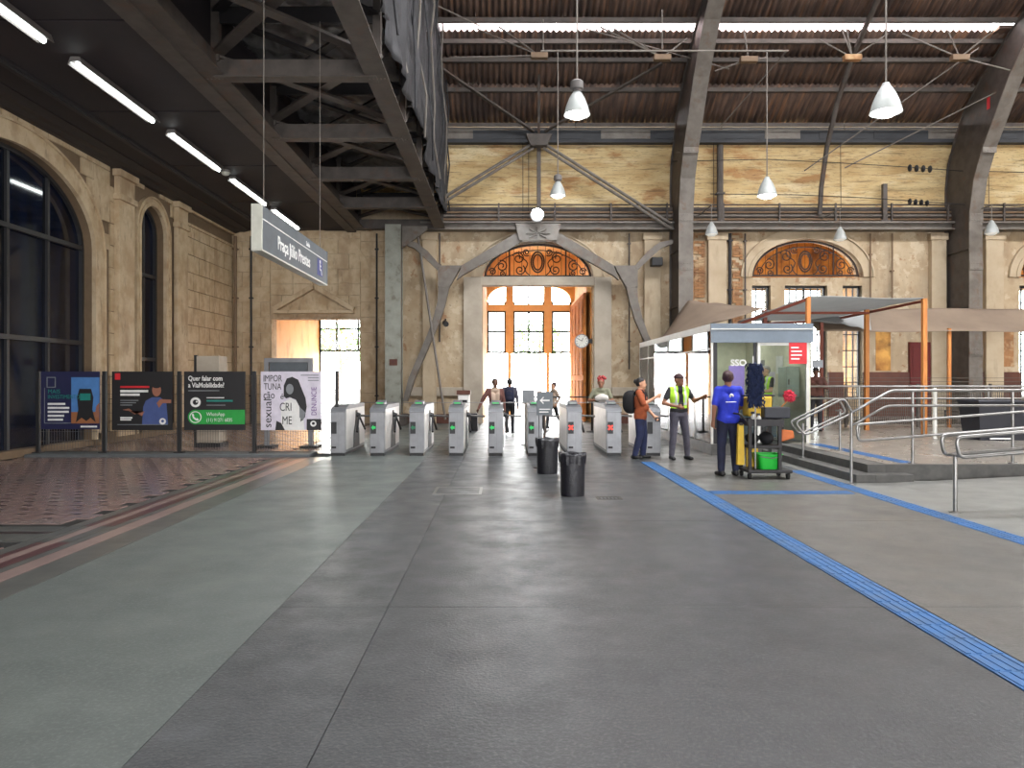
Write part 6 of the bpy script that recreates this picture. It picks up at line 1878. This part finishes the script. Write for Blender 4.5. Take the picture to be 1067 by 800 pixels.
    # hair or headwear, eyes, mouth
    if hair_style == 'cap':
        q = MB().blob(hp_(0, .008, .055), .088, .108, .082, 20, 12, rot=hr)
        q.v = [v if v[2] > hc.z + .035 else (v[0], v[1], hc.z + .035) for v in q.v]
        kid('cap', q, hair)
        b = MB().prism([(-.07, -.07), (.07, -.07), (.06, -.15), (0, -.175), (-.06, -.15)], 'xy', .040, .050)
        b.v = [tuple(hp_(*v)) for v in b.v]
        kid('cap_brim', b, hair)
    else:
        q = MB().blob(hp_(0, .022, .032), .090, .104, .104, 22, 14, rot=hr)
        # the front lower part of the hair shell is drawn back so that the face stays free
        nv = []
        for v in q.v:
            loc_ = hr.inverted() @ (Vector(v) - hc)
            if loc_.y < .0 and loc_.z < .055:
                loc_.y = max(loc_.y, .0 + (loc_.z - .03) * -.5 if loc_.z > .03 else .0)
                loc_.x *= .93
            n3 = mnoise.noise(loc_ * 26) * .006
            loc_ += loc_.normalized() * n3
            nv.append(tuple(hc + hr @ loc_))
        q.v = nv
        kid('hair', q, hair)
        if hair_style == 'bun':
            kid('hair_bun', MB().blob(hp_(0, .12, .05), .045, .04, .05, 14, 10), hair)
        if hair_style == 'long':
            kid('hair_tail', MB().tube([hp_(0, .09, .03), hp_(0, .12, -.06), hp_(0, .115, -.16), hp_(0, .10, -.24)], [.06, .055, .045, .02], 12), hair)
        if hair_style == 'scarf':
            q = MB()
            for a in range(7):
                q.blob(hp_(-.06 + .028 * a, .0 + .02 * (a % 2), .125 + .02 * ((a * 5) % 3)), .04, .045, .04, 10, 8)
            kid('head_scarf', q, hair)
    e = MB()
    for s in (-1, 1):
        e.blob(hp_(s * .032, -.088, .012), .011, .006, .006, 8, 6, rot=hr)
    kid('eyes', e, 'eye_dark')
    e = MB()
    for s in (-1, 1):
        e.blob(hp_(s * .033, -.091, .032), .019, .006, .004, 8, 6, rot=hr)
    kid('eyebrows', e, hair if hair not in ('hair_grey', 'hair_red') else 'hair_black')
    kid('mouth', MB().blob(hp_(0, -.09, -.066), .022, .006, .006, 10, 6, rot=hr), 'lip')
    if extra: extra(kid, hp_)
    return o

def backpack(pos, yaw, k, m, label, w=.30, h=.44, d=.17, strap=True):
    """top-level bag; local frame like the wearer's, bag on +Y side"""
    R = Matrix.Rotation(yaw, 3, 'Z')
    T = lambda q: Vector(pos) + R @ (Vector(q) * k)
    t = thing('backpack', T((0, .20, .98)), label, 'backpack')
    b = MB().blob((0, .20, 1.2), w / 2, d * .62, h / 2, 22, 14)
    nv = []
    for v in b.v:
        x, y, z = v[0], v[1] - .20, v[2] - 1.2
        x = math.copysign((abs(x) / (w / 2)) ** .6 * w / 2, x); z = math.copysign((abs(z) / (h / 2)) ** .65 * h / 2, z)
        y = max(y, -.075)
        nv.append(tuple(T((x, y + .20, z + 1.2))))
    b.v = nv
    obj('bag', b, m, t, smooth='all')
    p = MB().blob((0, .28, 1.10), w * .36, .05, h * .2, 16, 10)
    p.v = [tuple(T(v)) for v in p.v]
    obj('pocket', p, m, t, smooth='all')
    z = MB().tube([T((-w * .36, .285, 1.30)), T((0, .31, 1.35)), T((w * .36, .285, 1.30))], .006 * k, 6)
    obj('zip', z, 'steel_dark', t)
    if strap:
        for s in (-1, 1):
            obj('strap', MB().tube([T(q) for q in ((s * .10, .13, 1.36), (s * .11, .06, 1.46), (s * .11, -.05, 1.455), (s * .115, -.125, 1.36), (s * .13, -.125, 1.24), (s * .17, -.04, 1.13), (s * .12, .12, 1.06))], .017 * k, 8), m, t, smooth='all')
    obj('grab_loop', MB().tube([T(q) for q in ((-.03, .14, 1.41), (-.02, .15, 1.45), (.02, .15, 1.45), (.03, .14, 1.41))], .008 * k, 6), m, t)
    return t
rad = math.radians
# woman in a rust shirt, facing right, one hand raised
W = Vector((2.80, 14.85, 0))
person(W, rad(72), 1.64, 'person in a rust shirt and jeans gesturing with a raised hand', ('skin_light', 'cloth_rust', 'cloth_jeans', 'shoe_black'),
       dict(elR=(-.25, -.10, 1.16), wrR=(-.16, -.34, 1.31), elL=(.25, -.08, 1.10), wrL=(.20, -.26, .90), kneeL=(.10, -.06, .49), ankL=(.11, -.04, .085), kneeR=(-.10, .0, .49), ankR=(-.12, .10, .085)),
       hair='hair_black', hair_style='bun', belly=.025, hem=.08, sleeve=.95, girth=1.2)
backpack(W, rad(72), 1.64 / 1.705, 'cloth_black', 'black backpack worn by the person in rust', .34, .50, .28)
ph = thing('phone', W + Vector((.35, 0, .8)), 'dark phone in the lowered hand of the person in rust', 'phone')
p0 = Vector((2.80, 14.85, 0)) + Matrix.Rotation(rad(72), 3, 'Z') @ (Vector((.17, -.34, .82)) * (1.64 / 1.705))
obj('case', MB().box(p0.x - .05, p0.x + .05, p0.y - .006, p0.y + .006, p0.z - .04, p0.z + .05), 'black_plastic', ph, bevel=.004)
obj('screen', MB().box(p0.x - .045, p0.x + .045, p0.y - .008, p0.y - .006, p0.z - .035, p0.z + .045), 'shop_dark', ph)
# guard in a lime vest
def vest_test(C, reg):
    return (reg == 1) & (C[:, 2] > 1.03) & (np.abs(C[:, 0]) < .20) & ~((np.abs(C[:, 0]) < .050 + np.clip(1.4 - C[:, 2], 0, 1) * .02) & (C[:, 1] < -.03))
def tape_test(C, reg):
    return (reg == 4) & ((np.abs(C[:, 2] - 1.12) < .022) | ((np.abs(np.abs(C[:, 0]) - .105) < .018) & (C[:, 2] > 1.14)))
def belt_test(C, reg):
    return (C[:, 2] > .965) & (C[:, 2] < 1.03) & (np.abs(C[:, 0]) < .21) & (np.abs(C[:, 1]) < .2) & ((reg == 1) | (reg == 2))
person((3.53, 14.65, 0), rad(14), 1.72, 'person in a lime vest and grey trousers facing the hall', ('skin_brown', 'cloth_charcoal', 'cloth_grey', 'shoe_black'),
       dict(elR=(-.32, .02, 1.13), wrR=(-.14, -.19, 1.07), elL=(.33, -.02, 1.17), wrL=(.40, -.24, 1.25), kneeL=(.15, -.03, .49), ankL=(.19, .0, .085), kneeR=(-.12, -.01, .49), ankR=(-.14, .03, .085)),
       head_yaw=rad(35), hair='hair_brown', hair_style='cap', over=[('vest_lime', vest_test), ('vest_tape', tape_test), ('cloth_black', belt_test)], sleeve=.6, girth=1.08)
rd = thing('radio', (3.55, 14.42, 1.02), 'black handheld radio held at the belt of the person in lime vest', 'radio')
obj('body', MB().box(3.49, 3.57, 14.40, 14.44, 1.03, 1.16), 'black_plastic', rd, bevel=.006)
obj('antenna', MB().tube([(3.50, 14.42, 1.16), (3.50, 14.42, 1.24)], .007, 6), 'black_plastic', rd)
# cleaner from behind
def cleaner_extra(kid, hp_):
    q = MB().prism([(-.035, .0), (-.025, .03), (.0, .045), (.025, .035), (.04, .005), (.03, -.02), (.015, .0), (.0, .01), (-.012, -.022), (-.03, -.02)], 'xz', .128, .134)
    q.v = [(-v[0], v[1] + .002, v[2] + 1.30) for v in q.v]
    kid('shirt_emblem', q, 'white_print')
    kid('shirt_lettering', MB().box(-.085, .085, .112, .128, 1.20, 1.214), 'white_print')
person((3.77, 12.2, 0), rad(184), 1.75, 'person in a blue shirt seen from behind beside the trolley', ('skin_brown', 'cloth_blue', 'cloth_navy', 'shoe_black'),
       dict(elR=(-.27, -.06, 1.13), wrR=(-.22, -.30, 1.05), elL=(.25, .05, 1.13), wrL=(.25, .0, .90), kneeL=(.11, -.01, .49), ankL=(.125, .02, .085), kneeR=(-.11, -.02, .49), ankR=(-.125, -.0, .085)),
       head_yaw=rad(-25), hair='hair_brown', hair_style='bun', hem=.06, belly=.03, sleeve=.8, extra=cleaner_extra, girth=1.08)
# man in beige coming through the gates
person((-.20, 18.6, 0), rad(8), 1.64, 'person in a beige shirt and open brown jacket walking in', ('skin_dark', 'cloth_brown', 'cloth_charcoal', 'shoe_black'),
       dict(elR=(-.33, .02, 1.14), wrR=(-.44, -.06, .93), kneeR=(-.10, -.16, .52), ankR=(-.10, -.18, .12), kneeL=(.10, .02, .49), ankL=(.10, .14, .10)),
       voxel=.015, hair='hair_black', over=[('cloth_beige', lambda C, r: (r == 1) & (np.abs(C[:, 0]) < .11) & (C[:, 1] < -.02))], sleeve=2)
# man walking out with a backpack
M2 = Vector((.20, 21.7, 0))
person(M2, rad(176), 1.64, 'person in dark clothes walking out with a dark backpack', ('skin_brown', 'cloth_grey', 'cloth_charcoal', 'shoe_black'),
       dict(kneeR=(-.09, -.08, .50), ankR=(-.09, -.06, .09), kneeL=(.09, .03, .49), ankL=(.09, .13, .12), elL=(.24, .08, 1.13), wrL=(.25, .04, .9)), voxel=.015, hair='hair_black', sleeve=2)
backpack(M2, rad(176), 1.64 / 1.705, 'cloth_navy', 'dark backpack on the person walking out of the entrance', .30, .46, .18)
# pedestrian beyond the arrow sign
person((1.66, 23.8, 0), rad(-70), 1.52, 'person in a pale jacket striding past behind the arrow sign', ('skin_light', 'cloth_beige', 'cloth_charcoal', 'shoe_black'),
       dict(kneeR=(-.09, -.20, .52), ankR=(-.09, -.22, .10), kneeL=(.09, .10, .50), ankL=(.09, .32, .16), elL=(.22, .12, 1.14), wrL=(.22, .02, .93), elR=(-.22, -.10, 1.14), wrR=(-.18, -.28, 1.02)),
       voxel=.015, hair='hair_brown', hem=.1, sleeve=2)
# woman with red headscarf behind the red-lit gates
W7 = Vector((2.42, 18.0, 0))
person(W7, rad(-12), 1.64, 'person with red headwear and white trousers behind the gates', ('skin_brown', 'cloth_olive', 'cloth_white', 'shoe_black'),
       dict(elR=(-.30, -.06, 1.14), wrR=(-.06, -.24, 1.16), elL=(.30, -.06, 1.14), wrL=(.08, -.25, 1.10)), voxel=.014, hair='hair_red', hair_style='scarf', belly=.06, sleeve=.7)
bd = MB().blob((2.40, 17.71, 1.17), .17, .09, .10, 16, 10)
obj('cloth_bundle', MB().add([tuple(Vector(q) + .02 * mnoise.noise_vector(Vector(q) * 11)) for q in bd.v], bd.f), 'cloth_white', smooth='all', label='white bundle carried by the person with red headwear', cat='bundle', group='cloth bundles')
# visitor inside the booth with a pale bag
W8 = Vector((5.02, 18.6, .24))
person(W8, rad(170), 1.56, 'person with a pale round bag inside the booth', ('skin_brown', 'cloth_brown', 'cloth_charcoal', 'shoe_black'), voxel=.015, hair='hair_black', hair_style='bun', sleeve=2)
backpack(W8, rad(170), .9, 'cloth_teal', 'pale teal round backpack inside the booth', .40, .56, .22)
# guard inside the booth
person((5.95, 16.5, .24), rad(-70), 1.68, 'person in a lime vest standing behind the booth glass', ('skin_light', 'cloth_charcoal', 'cloth_grey', 'shoe_black'),
       dict(elL=(.24, -.06, 1.14), wrL=(.18, -.26, 1.12), elR=(-.24, -.06, 1.14), wrR=(-.18, -.26, 1.12)), voxel=.015, hair='hair_grey', over=[('vest_lime', vest_test), ('vest_tape', tape_test)])
# person beside the booth
person((8.15, 19.0, PZ + .008), rad(-20), 1.66, 'person in dark red-brown top standing by the barred window', ('skin_dark', 'cloth_brown', 'cloth_charcoal', 'shoe_black'),
       dict(elR=(-.28, -.06, 1.16), wrR=(-.10, -.20, 1.22), elL=(.28, -.06, 1.16), wrL=(.10, -.22, 1.20)), voxel=.015, hair='hair_black', hair_style='cap', sleeve=2)
